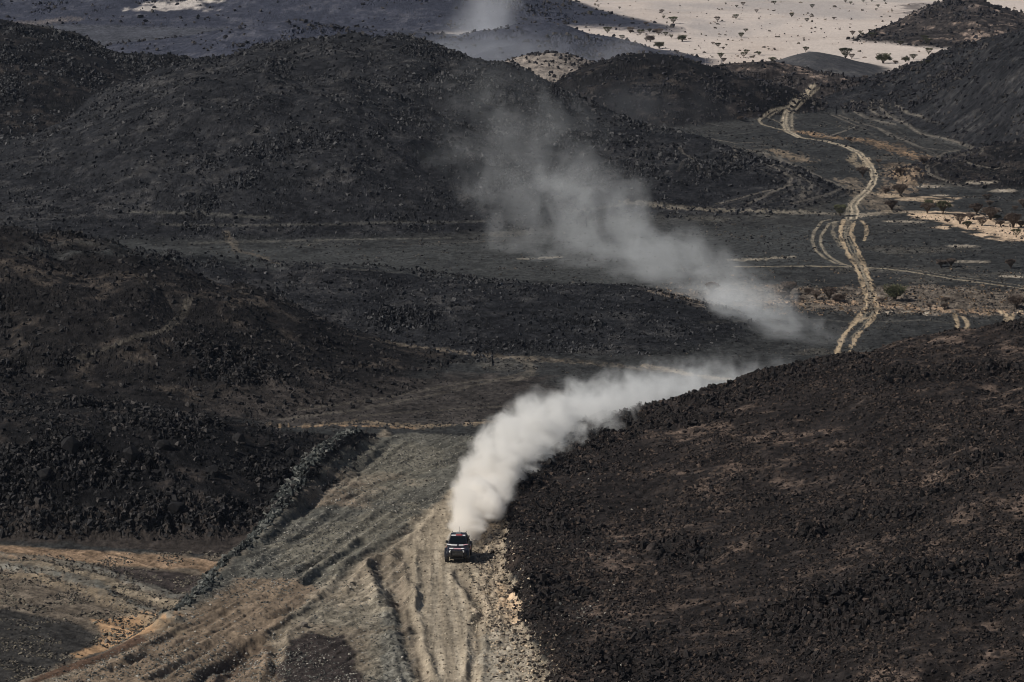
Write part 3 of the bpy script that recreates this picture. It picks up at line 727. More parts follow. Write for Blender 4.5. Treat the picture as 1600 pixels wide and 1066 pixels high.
# ------------------------------------------------------------------ acacias and thorn bushes
def leaf_mat(name, c1, c2):
    m, nt, N, L, P = new_mat(name)
    g = N.new('ShaderNodeTexNoise'); g.inputs['Scale'].default_value = 1.6; g.inputs['Detail'].default_value = 3
    tc = N.new('ShaderNodeTexCoord'); L.new(tc.outputs['Object'], g.inputs['Vector'])
    cr = N.new('ShaderNodeValToRGB'); cr.color_ramp.elements[0].position = .35; cr.color_ramp.elements[1].position = .65
    cr.color_ramp.elements[0].color = (*c1, 1); cr.color_ramp.elements[1].color = (*c2, 1)
    L.new(g.outputs[0], cr.inputs[0]); L.new(cr.outputs[0], P.inputs['Base Color'])
    P.inputs['Roughness'].default_value = .9; P.inputs['Specular IOR Level'].default_value = .1
    return m
M_BARK = leaf_mat('acacia bark', (.055,.042,.033), (.085,.066,.05))
M_DRY = leaf_mat('dry thorn twigs', (.075,.059,.050), (.130,.102,.085))
M_GREEN = leaf_mat('acacia leaves', (.045,.050,.028), (.085,.085,.050))
def mesh_from(name, V, F, mat):
    me = bpy.data.meshes.new(name); me.from_pydata([tuple(v) for v in V], [], F); me.materials.append(mat); me.update(); return me
def stick(V, F, a, b, ra, rb, n=5):
    a = np.array(a, float); b = np.array(b, float); d = b - a; d /= np.linalg.norm(d) + 1e-9
    u = np.cross(d, (0.3, 0.9, 0.2)); u /= np.linalg.norm(u); w = np.cross(d, u); k = len(V)
    for c, r in ((a, ra), (b, rb)):
        for i in range(n):
            t = 6.283 * i / n; V.append(c + u * r * math.cos(t) + w * r * math.sin(t))
    for i in range(n): F.append((k + i, k + (i + 1) % n, k + n + (i + 1) % n, k + n + i))
    F.append(tuple(k + n + i for i in range(n)))
def make_tree(kind, seed):
    """unit tree: 1 m wide; vase of stems under an umbrella or rounded crown"""
    r = random.Random(seed)
    V, F = [], []; tips = []
    flat = {'umbrella': .42, 'vase': .55, 'round': .62}[kind]
    H = {'umbrella': .72, 'vase': .78, 'round': .62}[kind]
    ns = {'umbrella': 4, 'vase': 7, 'round': 5}[kind]
    for i in range(ns):
        a = 6.283 * (i + r.random() * .6) / ns; R = r.uniform(.12, .22)
        p0 = (math.cos(a) * .015, math.sin(a) * .015, -.06); p1 = (math.cos(a) * R * .45, math.sin(a) * R * .45, H * .32)
        stick(V, F, p0, p1, .028, .018)
        for j in range(3):
            b = a + r.uniform(-.7, .7); R2 = r.uniform(.2, .40)
            p2 = (math.cos(b) * R2, math.sin(b) * R2, H * r.uniform(.55, .75)); stick(V, F, p1, p2, .014, .007, 4)
            for q in range(2):
                b2 = b + r.uniform(-.5, .5); p3 = (math.cos(b2) * R2 * 1.15, math.sin(b2) * R2 * 1.15, H * r.uniform(.8, .97)); stick(V, F, p2, p3, .007, .003, 3); tips.append(p3)
    tm = mesh_from('trunk_' + kind, V, F, M_BARK)
    V, F = [], []
    cl = [(r.uniform(-.5, .5), r.uniform(-.5, .5)) for _ in range(40)]
    cl = [c for c in cl if math.hypot(*c) < .47][:17]
    for cx, cy in cl:
        rad = math.hypot(cx, cy) / .5
        if kind == 'umbrella': zc = H * (.93 - .12 * rad * rad)
        elif kind == 'vase': zc = H * (.92 - .30 * rad * rad)
        else: zc = H * (.78 - .42 * rad * rad)
        cs = r.uniform(.08, .15)
        for _ in range(90):
            t = [r.gauss(0, .5) for _ in range(3)]
            c = np.array((cx + t[0] * cs, cy + t[1] * cs, zc + t[2] * cs * (flat + .15)))
            s = r.uniform(.022, .048)
            u = np.array([r.gauss(0, 1) for _ in range(3)]); u /= np.linalg.norm(u); w = np.cross(u, (r.random(), r.random(), 1)); w /= np.linalg.norm(w)
            k = len(V); V += [c - u * s, c + w * s * .6, c + u * s, c - w * s * .6]; F.append((k, k + 1, k + 2, k + 3))
    # fine twigs between stems and crown: vase and cone below the canopy
    for _ in range({'umbrella': 620, 'vase': 900, 'round': 900}[kind]):
        a = r.random() * 6.283; h = r.uniform(.28, .95) * H; lim = (.08 + .42 * ((h / H - .2) / .7) ** (1.0 if kind == 'vase' else .6)) if h / H > .2 else .08
        R = lim * math.sqrt(r.random()); c = np.array((math.cos(a) * R, math.sin(a) * R, h)); s = r.uniform(.02, .045)
        u = np.array((math.cos(a) * .6, math.sin(a) * .6, r.uniform(.5, 1.3))); u /= np.linalg.norm(u); w = np.cross(u, (r.random(), r.random(), .3)); w /= np.linalg.norm(w)
        k = len(V); V += [c - u * s, c + w * s * .42, c + u * s, c - w * s * .42]; F.append((k, k + 1, k + 2, k + 3))
    return tm, mesh_from('crown_' + kind, V, F, M_DRY), H
PROTO = {}
for kind in ('umbrella', 'vase', 'round'):
    for v in range(2):
        tm, cm, H = make_tree(kind, 11 + v * 5 + len(kind))
        cg = cm.copy(); cg.materials.clear(); cg.materials.append(M_GREEN)
        PROTO[(kind, v, 'dry')] = (tm, cm, H); PROTO[(kind, v, 'green')] = (tm, cg, H)
KN = {('umbrella', 'green'): 'flat-topped olive acacia', ('umbrella', 'dry'): 'flat-topped dusky acacia', ('vase', 'dry'): 'vase-shaped brown thorn bush', ('vase', 'green'): 'vase-shaped olive thorn tree', ('round', 'dry'): 'rounded brown thorn bush', ('round', 'green'): 'rounded dark green bush'}
ntree = 0
def tree(px, py, wpx, kind, tint, label, group, name=None):
    global ntree
    x, y, z = ground_at(px, py)
    z = surf_z(x, y)
    tm, cm, H = PROTO[(kind, ntree % 2, tint)]
    w = pix_w(wpx, y) * 1.0
    t = bpy.data.objects.new(name or ('acacia_tree' if kind == 'umbrella' else 'thorn_bush'), None); C.objects.link(t)
    t.location = (x, y, z); t.rotation_euler = (0, 0, (ntree * 2.4) % 6.283)
    sq = random.uniform(.9, 1.15)
    t.scale = (w, w, w * sq)
    for nm, me in (('trunk', tm), ('crown', cm)):
        o = bpy.data.objects.new(nm, me); C.objects.link(o); o.parent = t
    tag(t, label, 'tree' if kind == 'umbrella' else 'bush', group)
    ntree += 1
# named bushes of the valley
G1 = 'thorn bushes of the stony wash'; G2 = 'thorn bushes of the sandy wadi'
VAL = [
 (1398,469,38,'round','green','large dark spreading bush beside the wheel tracks in the stony wash',G1), (1377,470,10,'round','dry','tiny bush tucked against the large dark spreading bush',G1),
 (1295,471,22,'vase','dry','tall brown bush of the tight pair before the tracks cross the wash',G1), (1312,473,20,'round','dry','low rounded bush touching the tall brown one near the crossing',G1),
 (1275,470,15,'vase','dry','small upright bush a few steps from the tight pair in the wash',G1), (1250,472,11,'round','dry','very low grey bush lying in the stony wash near the dust',G1),
 (1224,469,14,'vase','dry','thin bush in the wash at the edge of the drifting dust',G1), (1232,460,25,'vase','dry','wide pale bush behind the thin one by the dust edge',G1), (1263,457,16,'round','dry','faint low bush on the far bank of the stony wash',G1),
 (1112,460,22,'vase','dry','bush veiled by drifting dust at the end of the wash',G1), (1478,471,15,'round','dry','rounded brown bush alone in the middle of the wash',G1), (1476,484,12,'round','dry','small bush in front of the lone rounded one in the wash',G1),
 (1452,483,10,'round','dry','low tuft-like bush among orange cobbles of the wash',G1), (1588,482,28,'round','dry','wide brown bush at the frame edge end of the stony wash',G1),
 (1470,417,18,'round','dry','low bush of the pair on the open gravel behind the side track',None), (1486,417,16,'vase','dry','taller bush of the pair on the open gravel behind the side track',None), (1579,419,16,'vase','dry','lone upright bush on open gravel beyond the side track',None),
 (1313,338,20,'umbrella','green','flat-topped green bush at the head of the forked wheel tracks',None), (1348,277,18,'vase','dry','brown bush enclosed by the bend of the pale track',None),
 (1407,274,17,'round','dry','dusky bush on orange rubble beyond the track bend',None), (1443,256,15,'round','dry','bush at the end of the orange rubble strip',None), (1433,267,9,'round','dry','small bush between the two bushes on orange rubble',None),
 (1384,303,15,'round','dry','squat bush beside the tall one on the gravel above the wadi',None), (1407,307,23,'vase','dry','tall fan-shaped bush standing alone above the sandy wadi',None), (1393,329,19,'vase','dry','vase-shaped bush on dark gravel just before the sandy wadi',None),
 (1451,320,14,'round','green','green bush topping the cluster of three at the wadi head',G2), (1449,334,20,'vase','dry','brown bush in front of the green one at the wadi head',G2), (1473,335,22,'vase','green','dark spreading bush closing the cluster at the wadi head',G2),
 (1480,348,9,'round','dry','small round bush on bare pale sand of the wadi',G2), (1500,350,19,'umbrella','dry','flat bush leaning over pale sand in mid wadi',G2), (1516,343,15,'round','dry','rounded bush among orange stones in the wadi',G2), (1512,357,14,'vase','green','small olive bush at the lower rim of the wadi',G2),
 (1526,336,20,'vase','dry','tall grey fan bush at the upper rim of the wadi',G2), (1534,353,19,'umbrella','dry','wide flat bush on stony sand of the wadi',G2), (1548,344,26,'vase','dry','large grey-brown fan bush in the thick of the wadi',G2), (1558,343,13,'round','green','dark bush hidden behind the large fan bush of the wadi',G2),
 (1563,354,14,'round','dry','low bush before the biggest wadi clump',G2), (1583,356,26,'vase','dry','biggest brown bush of the sandy wadi',G2), (1596,355,16,'round','dry','bush merged with the biggest wadi bush',G2), (1588,371,15,'umbrella','green','bright green little tree at the lower edge of the wadi sand',G2),
 (1543,315,14,'umbrella','dry','flat dark bush on grey gravel above the wadi',None), (1546,323,12,'umbrella','dry','smaller flat bush just below the flat dark one',None), (1586,329,10,'round','dry','small bush near the tall one at the edge of the gravel flat',None), (1598,325,15,'vase','dry','tall dark bush cut by the picture edge above the wadi',None),
 (1158,189,11,'round','dry','lone dark bush at the foot of the dark knoll',None), (1327,220,8,'round','dry','small bush on the orange strip beside the winding track',None), (1373,256,10,'round','dry','faint bush inside the wide curve of the track',None), (1352,122,9,'umbrella','dry','pale bush at the toe of the smooth grey mound',None),
]
for t in VAL: tree(t[0], t[1], t[2] * 1.12, *t[3:])
# acacias of the sand plain (px, base py, width px)
PL = [(1034,21,8),(1037,29,6),(1052,37,14),(1042,37,4),(1121,34,10),(1150,30,10),(1161,9,8),(1151,12,5),(1182,20,7),(1186,31,4),(1210,7,7),(1237,27,8),(1165,50,8),(1158,59,10),(1009,40,8),(968,14,5),(935,11,5),
 (923,24,7),(946,26,6),(1000,55,13),(985,52,12),(1015,51,8),(1029,55,15),(1040,56,9),(1049,60,7),(1016,66,16),(1010,65,8),(1066,65,18),(1030,76,17),(1030,82,5),(1058,85,7),(1114,70,6),(1122,74,10),(1135,72,4),(1130,78,5),(1162,90,11),(1166,85,10),
 (1186,87,8),(1178,90,5),(1201,78,4),(1210,79,5),(1126,91,11),(1131,97,9),(1207,98,12),(949,52,14),(972,62,10),(1349,4,7),(1362,3,6),(1321,4,5),(1329,7,6),(1382,3,5),(1269,13,8),(1372,12,6),(1369,17,5),(1261,35,8),(1303,31,6),(1283,47,4),
 (1332,55,9),(1344,53,7),(1347,56,7),(1359,51,7),(1362,60,14),(1369,51,6),(1377,55,4),(1407,71,10),(1445,64,12),(1439,68,7),(1450,70,13),(1489,60,6),(1530,52,7),(1259,81,10),(1321,91,20),(1331,92,10),(1380,99,25),(1399,100,10),(1415,97,15),(1427,93,12),
 (1451,85,14),(1450,99,9),(1429,106,11),(1440,98,5),(1256,62,4)]
ROWS = [(0, 16, 'outermost'), (16, 33, 'outer'), (33, 50, 'far middle'), (50, 58, 'middle'), (58, 73, 'near middle'), (73, 93, 'inner'), (93, 120, 'innermost')]
ORD = 'first second third fourth fifth sixth seventh eighth ninth tenth eleventh twelfth thirteenth fourteenth fifteenth sixteenth seventeenth eighteenth nineteenth twentieth'.split()
for a, b, nm in ROWS:
    row = sorted([p for p in PL if a <= p[1] < b])
    for i, p in enumerate(row):
        kind = 'umbrella' if p[2] < 16 or i % 2 else 'round'; tint = 'green' if (i * 7 + a) % 3 else 'dry'
        if p in ((1380,99,25), (1415,97,15), (1399,100,10), (1450,99,9), (1429,106,11)): kind = 'round'
        if p == (1380,99,25): tint = 'green'
        size = 'tiny' if p[2] < 6 else 'small' if p[2] < 10 else 'mid-sized' if p[2] < 15 else 'large'
        what = 'acacia' if kind == 'umbrella' else 'rounded bush'
        tree(*p, kind, tint, f'{size} {what} in {nm} belt of the sand plain, {ORD[i]} from the blue ridge', 'acacias on the pale sand plain', 'acacia_tree')
print('trees', ntree)

# ------------------------------------------------------------------ the racing car
def paint(name, c, rough=.4, metal=0.0, coat=0.0):
    m, nt, N, L, P = new_mat(name)
    n1 = N.new('ShaderNodeTexNoise'); n1.inputs['Scale'].default_value = 6; n1.inputs['Detail'].default_value = 4
    tc = N.new('ShaderNodeTexCoord'); L.new(tc.outputs['Object'], n1.inputs['Vector'])
    mx = N.new('ShaderNodeMix'); mx.data_type = 'RGBA'
    mr = N.new('ShaderNodeMapRange'); mr.inputs[1].default_value = .45; mr.inputs[2].default_value = .8; mr.inputs[3].default_value = 0; mr.inputs[4].default_value = .22
    L.new(n1.outputs[0], mr.inputs[0]); L.new(mr.outputs[0], mx.inputs[0])
    mx.inputs[6].default_value = (*c, 1); mx.inputs[7].default_value = (.22, .18, .14, 1) if sum(c) < 2 else (.6, .55, .48, 1)
    L.new(mx.outputs[2], P.inputs['Base Color']); P.inputs['Roughness'].default_value = rough; P.inputs['Metallic'].default_value = metal; P.inputs['Coat Weight'].default_value = coat
    return m
M_NAVY = paint('navy paint', (.004, .005, .012), .32, 0, .3); M_BLACK = paint('black plastic', (.010, .010, .011), .6); M_WHITE = paint('white decal', (.78, .76, .76), .4)
M_RED = paint('red decal', (.42, .05, .06), .4); M_PINK = paint('pink decal', (.62, .36, .40), .4); M_RUB = paint('tyre rubber', (.018, .017, .017), .85); M_RIM = paint('rim alloy', (.10, .10, .11), .4, .7)
M_GREY = paint('grey panel', (.16, .17, .18), .45)
mg, nt, N, L, P = new_mat('dark glass'); P.inputs['Base Color'].default_value = (.008, .012, .016, 1); P.inputs['Roughness'].default_value = .08
M_GLASS = mg; P.inputs['Base Color'].default_value = (.004, .006, .008, 1); P.inputs['Specular IOR Level'].default_value = .25
ml, nt, N, L, P = new_mat('lamp lens'); P.inputs['Base Color'].default_value = (.9, .9, .88, 1); P.inputs['Roughness'].default_value = .15
M_LENS = ml
cx_, cy_, cz_ = ground_at(716, 878)
cz_ = surf_z(cx_, cy_)
car = bpy.data.objects.new('rally_car', None); C.objects.link(car)
YAW = math.radians(-3)
car.location = (cx_, cy_ + 1.2, cz_); car.rotation_euler = (0, 0, YAW); car.scale = (.95, .98, 1.12)
tag(car, 'dark navy rally raid car racing down the dirt track ahead of its dust', 'car')
def part(name, V, F, mat, parent=car, bevel=0.0, smooth=False, loc=None):
    me = mesh_from(name, V, F, mat)
    o = bpy.data.objects.new(name, me); C.objects.link(o); o.parent = parent
    if loc: o.location = loc
    if bevel:
        b = o.modifiers.new('edge', 'BEVEL'); b.width = bevel; b.segments = 2; b.limit_method = 'ANGLE'
    if smooth: me.polygons.foreach_set('use_smooth', [True] * len(me.polygons))
    return o
def loft(sections):
    """sections: list of (y, [(x,z)...]) same count, closed rings"""
    V, F = [], []; n = len(sections[0][1])
    for y, ring in sections: V += [(x, y, z) for x, z in ring]
    for s in range(len(sections) - 1):
        for i in range(n):
            j = (i + 1) % n; F.append((s * n + i, s * n + j, (s + 1) * n + j, (s + 1) * n + i))
    F.append(tuple(range(n))[::-1]); F.append(tuple((len(sections) - 1) * n + i for i in range(n)))
    return V, F
def sec(y, w, z0, z1, top=.86, mid=None):
    m = mid if mid is not None else (z0 + z1) / 2
    return (y, [(-w * .92, z0), (w * .92, z0), (w, m), (w * top, z1), (-w * top, z1), (-w, m)])
def box(x0, x1, y0, y1, z0, z1):
    V = [(x0,y0,z0),(x1,y0,z0),(x1,y1,z0),(x0,y1,z0),(x0,y0,z1),(x1,y0,z1),(x1,y1,z1),(x0,y1,z1)]
    return V, [(0,3,2,1),(4,5,6,7),(0,1,5,4),(1,2,6,5),(2,3,7,6),(3,0,4,7)]
def join(*vf):
    V, F = [], []
    for v, f in vf:
        k = len(V); V += v; F += [tuple(i + k for i in q) for q in f]
    return V, F
# lower body; front is -y; overall 4.4 long, 2.15 wide, 1.85 high
V, F = loft([sec(-2.15, .78, .62, .92, .9), sec(-1.95, .92, .50, 1.05, .88), sec(-1.2, .98, .42, 1.13, .86), sec(-.55, 1.0, .40, 1.20, .9), sec(.9, 1.0, .40, 1.22, .9), sec(1.7, .98, .46, 1.20, .88), sec(2.15, .90, .62, 1.12, .86)])
body = part('body', V, F, M_NAVY, bevel=.04)
# cabin: tapering greenhouse
V, F = loft([(-.78, [(-.86, 1.17), (.86, 1.17), (.84, 1.20), (-.84, 1.20)]), (-.15, [(-.88, 1.18), (.88, 1.18), (.66, 1.72), (-.66, 1.72)]), (.6, [(-.90, 1.18), (.90, 1.18), (.66, 1.82), (-.66, 1.82)]), (1.55, [(-.86, 1.18), (.86, 1.18), (.60, 1.66), (-.60, 1.66)]), (2.0, [(-.78, 1.13), (.78, 1.13), (.56, 1.25), (-.56, 1.25)])])
part('cabin', V, F, M_NAVY, bevel=.03)
# windshield sits 1.5 cm proud of the cabin's sloping front
def slab(a, b, c, d, nrm, t=.02):
    P_ = [np.array(p, float) for p in (a, b, c, d)]; n_ = np.array(nrm, float); n_ /= np.linalg.norm(n_)
    V = [tuple(p + n_ * .012) for p in P_] + [tuple(p + n_ * (.012 + t)) for p in P_]
    return V, [(0,3,2,1),(4,5,6,7),(0,1,5,4),(1,2,6,5),(2,3,7,6),(3,0,4,7)]
V, F = slab((-.72,-.70,1.26),(.72,-.70,1.26),(.60,-.20,1.67),(-.60,-.20,1.67),(0,-.63,.77))
part('windshield', V, F, M_GLASS)
for s in (-1, 1):
    V, F = slab((s*.895,-.35,1.28),(s*.895,.8,1.28),(s*.72,.7,1.68),(s*.74,-.1,1.62),(s*.93,0,.38)); part('side_window', V, F, M_GLASS)
# visor band and decals
V, F = slab((-.60,-.13,1.725),(.60,-.13,1.725),(.60,.05,1.75),(-.60,.05,1.75),(0,-.1,1)); vb = part('sun_visor', V, F, M_WHITE)
V, F = slab((-.20,-.15,1.75),(.34,-.15,1.75),(.34,.03,1.775),(-.20,.03,1.775),(0,-.1,1)); part('visor_stripe', V, F, M_RED, vb)
# roof: scoop, hatch and rack rails
V, F = loft([(.12, [(-.24, 1.77), (.24, 1.77), (.22, 1.90), (-.22, 1.90)]), (.75, [(-.26, 1.80), (.26, 1.80), (.20, 1.88), (-.20, 1.88)])]); part('roof_scoop', V, F, M_GREY, bevel=.02)
V, F = slab((-.52,.78,1.79),(.52,.78,1.79),(.50,1.42,1.69),(-.50,1.42,1.69),(0,.15,1)); part('roof_hatch', V, F, M_GREY)
for s in (-1, 1):
    V, F = box(s*.60-.02, s*.60+.02, .1, 1.3, 1.76, 1.825); part('roof_rail', V, F, M_BLACK)
V, F = box(-.56,.56,1.46,1.52,1.66,1.70); part('roof_crossbar', V, F, M_BLACK)
# white V shaped cowl trim round the windshield base, with pink flashes
V, F = join(slab((-.92,-.80,1.185),(-.50,-1.02,1.16),(-.50,-.86,1.19),(-.86,-.62,1.215),(0,-.2,1)), slab((-.50,-1.02,1.16),(-.04,-1.06,1.16),(-.04,-.90,1.19),(-.50,-.86,1.19),(0,-.2,1)),
            slab((.10,-1.06,1.16),(.50,-1.0,1.16),(.50,-.86,1.19),(.10,-.90,1.19),(0,-.2,1))); cow = part('cowl_trim', V, F, M_WHITE)
V, F = slab((.50,-1.0,1.162),(.90,-.78,1.19),(.84,-.62,1.215),(.50,-.86,1.192),(0,-.2,1)); part('trim_flash', V, F, M_PINK, cow)
# bonnet nose stripe above the lamps
V, F = slab((-.60,-1.94,1.055),(.58,-1.94,1.055),(.66,-1.72,1.08),(-.68,-1.72,1.08),(0,-.2,1)); ns_ = part('nose_stripe', V, F, M_PINK)
V, F = slab((-.60,-1.95,1.075),(-.30,-1.95,1.075),(-.32,-1.76,1.10),(-.66,-1.76,1.10),(0,-.2,1)); part('nose_patch', V, F, M_WHITE, ns_)
V, F = slab((.34,-1.95,1.075),(.56,-1.95,1.075),(.60,-1.76,1.10),(.36,-1.76,1.10),(0,-.2,1)); part('nose_patch', V, F, M_WHITE, ns_)
def disc(r, t, n=18, axis='y'):
    V, F = [], []
    for k, (y, rr) in enumerate(((-t/2, r * .86), (-t/2 * .6, r), (t/2 * .6, r), (t/2, r * .86))):
        for i in range(n):
            a = 6.283185 * i / n
            V.append((rr * math.cos(a), y, rr * math.sin(a)) if axis == 'y' else (y, rr * math.cos(a), rr * math.sin(a)))
    for k in range(3):
        for i in range(n): F.append((k*n+i, k*n+(i+1)%n, (k+1)*n+(i+1)%n, (k+1)*n+i))
    F.append(tuple(range(n))[::-1]); F.append(tuple(3*n+i for i in range(n)))
    return V, F
for s in (-1, 1):
    V, F = disc(.085, .06); part('headlight', V, F, M_LENS, loc=(s * .56, -2.14, .93))
    V, F = box(s*.98-.09, s*.98+.09, -.62, -.46, 1.28, 1.46); part('mirror', V, F, M_BLACK, bevel=.02)
    # flared fender arches front and rear
    for yc in (-1.38, 1.36):
        V, F = [], []
        n = 12
        for k in range(n + 1):
            a = math.pi * k / n
            for rr, xx in ((.50, .80), (.50, 1.09), (.60, 1.06), (.60, .80)):
                V.append((s * xx, yc - rr * math.cos(a) * 1.05, .48 + rr * math.sin(a)))
        for k in range(n):
            for i in range(4):
                F.append((k*4+i, k*4+(i+1)%4, (k+1)*4+(i+1)%4, (k+1)*4+i))
        F.append((0,1,2,3)); F.append(tuple(n*4+i for i in range(4)))
        part('fender', V, F, M_NAVY)
        w = bpy.data.objects.new('wheel', None); C.objects.link(w); w.parent = car; w.location = (s * .90, yc, .41)
        V, F = [], []
        prof = [(-.15,.26),(-.155,.36),(-.12,.41),(.12,.41),(.155,.36),(.15,.26)]
        m_ = 28
        for i in range(m_):
            a = 6.283185 * i / m_
            for q, (xx, rr) in enumerate(prof):
                r2 = rr + (.012 if (i % 2 and q in (2, 3)) else 0)
                V.append((xx, r2 * math.cos(a), r2 * math.sin(a)))
        for i in range(m_):
            j = (i + 1) % m_
            for q in range(6): F.append((i*6+q, i*6+(q+1)%6, j*6+(q+1)%6, j*6+q))
        part('tyre', V, F, M_RUB, w); V, F = disc(.27, .24, 16, 'x'); part('rim', V, F, M_RIM, w)
        part('spokes', *join(*[( [(s*.125 + dx, rr*math.cos(a+da), rr*math.sin(a+da)) for dx in (0, s*.02) for rr, da in ((.05,-.5),(.25,-.12),(.25,.12),(.05,.5))], [(0,1,2,3),(4,5,6,7)]) for a in [6.283*k/6 for k in range(6)]]), M_GREY, w)
V, F = join(box(-.62,.62,-2.20,-2.10,.64,.82), box(-.55,-.49,-2.24,-2.14,.5,.98), box(.49,.55,-2.24,-2.14,.5,.98)); part('front_bumper', V, F, M_BLACK, bevel=.02)
V, F = box(-.55,.55,-2.175,-2.12,.84,.98); part('grille', V, F, M_BLACK)
V, F = box(-.60,.60,-1.9,1.9,.33,.44); part('skid_plate', V, F, M_BLACK)
V, F = loft([(2.02, [(-.80, 1.20), (.80, 1.20), (.80, 1.24), (-.80, 1.24)]), (2.32, [(-.82, 1.27), (.82, 1.27), (.82, 1.32), (-.82, 1.32)])]); part('rear_wing', V, F, M_BLACK)
V, F = slab((-.9,-1.0,.72),(-.9,0,.72),(-.9,0,.95),(-.9,-1.0,.95),(-1,0,0)); 
for s in (-1, 1):
    V, F = slab((s*1.0,-.5,.70),(s*1.0,.5,.70),(s*1.0,.5,.92),(s*1.0,-.5,.92),(s,0,0)); dp = part('door_decal', V, F, M_RED)
    V, F = slab((s*1.0,-.2,.95),(s*1.0,.35,.95),(s*.97,.35,1.06),(s*.97,-.2,1.06),(s,0,.2)); part('number_plate', V, F, M_WHITE, dp)
V, F = box(-.05,.05,1.1,1.12,1.7,2.05); V, F = join(box(-.012,.012,1.10,1.124,1.70,2.2)); part('antenna', V, F, M_BLACK)

# ------------------------------------------------------------------ dust
def dust_obj(name, label, pts, color, noise_scale, dens, aniso=.35, edge=.45, step=.15, amp=1.3, detail=4, color2=None):
    """pts: (x, y, z, rx, rz, density) with y rising"""
    p = np.array(pts, float); p = p[np.argsort(p[:, 1])]
    y0, y1 = p[0, 1], p[-1, 1]
    yy = np.linspace(y0, y1, 31)
    I = [np.interp(yy, p[:, 1], p[:, k]) for k in range(6)]
    for k in (0, 2, 3, 4, 5):
        a = np.pad(I[k], 1, mode='edge'); I[k] = (a[:-2] + 2 * a[1:-1] + a[2:]) / 4
    m = bpy.data.materials.new(name); m.use_nodes = True; nt = m.node_tree; N = nt.nodes; L = nt.links
    N.remove(N['Principled BSDF'])
    pv = N.new('ShaderNodeVolumePrincipled'); L.new(pv.outputs[0], N['Material Output'].inputs['Volume'])
    pv.inputs['Color'].default_value = (*color, 1); pv.inputs['Anisotropy'].default_value = aniso
    tc = N.new('ShaderNodeTexCoord'); sx_ = N.new('ShaderNodeSeparateXYZ'); L.new(tc.outputs['Object'], sx_.inputs[0])
    t = math_node(nt, 'DIVIDE', math_node(nt, 'SUBTRACT', sx_.outputs[1], y0), y1 - y0, clamp=True)
    if color2:
        mx = N.new('ShaderNodeMix'); mx.data_type = 'RGBA'; L.new(t, mx.inputs[0]); mx.inputs[6].default_value = (*color, 1); mx.inputs[7].default_value = (*color2, 1)
        L.new(mx.outputs[2], pv.inputs['Color'])
    def ramp(vals4, lo, hi):
        r = N.new('ShaderNodeValToRGB'); r.color_ramp.interpolation = 'LINEAR'; L.new(t, r.inputs[0])
        el = r.color_ramp.elements
        for i in range(1, 30): el.new(i / 30)
        for i in range(31):
            el[i].color = tuple((vals4[c][i] - lo[c]) / (hi[c] - lo[c] + 1e-9) for c in range(3)) + (1,)
        s = N.new('ShaderNodeSeparateXYZ'); L.new(r.outputs[0], s.inputs[0])
        return [math_node(nt, 'MULTIPLY_ADD', s.outputs[c], hi[c] - lo[c], lo[c]) for c in range(3)]
    va = [I[0], I[2], I[5]]; lo = [v.min() for v in va]; hi = [v.max() for v in va]; lo[2] = 0
    X_, Zc, D_ = ramp(va, lo, hi)
    vb_ = [I[3], I[4], I[4]]; lo = [0, 0, 0]; hi = [v.max() for v in vb_]
    RX, RZ, _ = ramp(vb_, lo, hi)
    dx = math_node(nt, 'DIVIDE', math_node(nt, 'SUBTRACT', sx_.outputs[0], X_), RX)
    dz = math_node(nt, 'DIVIDE', math_node(nt, 'SUBTRACT', sx_.outputs[2], Zc), RZ)
    rho = math_node(nt, 'SQRT', math_node(nt, 'ADD', math_node(nt, 'MULTIPLY', dx, dx), math_node(nt, 'MULTIPLY', dz, dz)))
    n = N.new('ShaderNodeTexNoise'); n.inputs['Scale'].default_value = noise_scale; n.inputs['Detail'].default_value = detail; n.inputs['Roughness'].default_value = .58; n.inputs['Distortion'].default_value = .6
    L.new(tc.outputs['Object'], n.inputs['Vector'])
    rr = math_node(nt, 'ADD', rho, math_node(nt, 'MULTIPLY', math_node(nt, 'SUBTRACT', n.outputs[0], .5), amp * 2))
    ends = math_node(nt, 'MULTIPLY', math_node(nt, 'MULTIPLY', t, 14, clamp=True), math_node(nt, 'MULTIPLY', math_node(nt, 'SUBTRACT', 1.0, t), 8, clamp=True))
    mr = N.new('ShaderNodeMapRange'); mr.interpolation_type = 'SMOOTHSTEP'; mr.inputs[1].default_value = .95; mr.inputs[2].default_value = .95 - edge; mr.inputs[3].default_value = 0; mr.inputs[4].default_value = 1
    L.new(rr, mr.inputs[0])
    # nothing beyond the shell of the mesh
    shell = math_node(nt, 'MULTIPLY', math_node(nt, 'SUBTRACT', 1.28, rho), 4, clamp=True)
    d = math_node(nt, 'MULTIPLY', math_node(nt, 'MULTIPLY', math_node(nt, 'MULTIPLY', mr.outputs[0], D_), shell), math_node(nt, 'MULTIPLY', ends, dens))
    L.new(d, pv.inputs['Density'])
    m.cycles.volume_step_rate = step
    # closed tube mesh
    n_ = 20; V = []; F = []
    for i in range(31):
        for k in range(n_):
            a = 6.283185 * k / n_
            q = 1.3 * (1 if 0 < i < 30 else .6)
            V.append((I[0][i] + I[3][i] * q * math.cos(a), yy[i], I[2][i] + I[4][i] * q * math.sin(a)))
    for i in range(30):
        for k in range(n_): F.append((i*n_+k, (i+1)*n_+k, (i+1)*n_+(k+1)%n_, i*n_+(k+1)%n_))
    F.append(tuple(range(n_))); F.append(tuple(30*n_+k for k in range(n_))[::-1])
    me = mesh_from(name, V, F, m); o = bpy.data.objects.new(name, me); C.objects.link(o)
    tag(o, label, 'dust', None, 'stuff')
    return o
def dp_(px, py, Y, rx, rz, d):
    x, y, z = at_dist(px, py, Y); return (x, y, z, rx, rz, d)
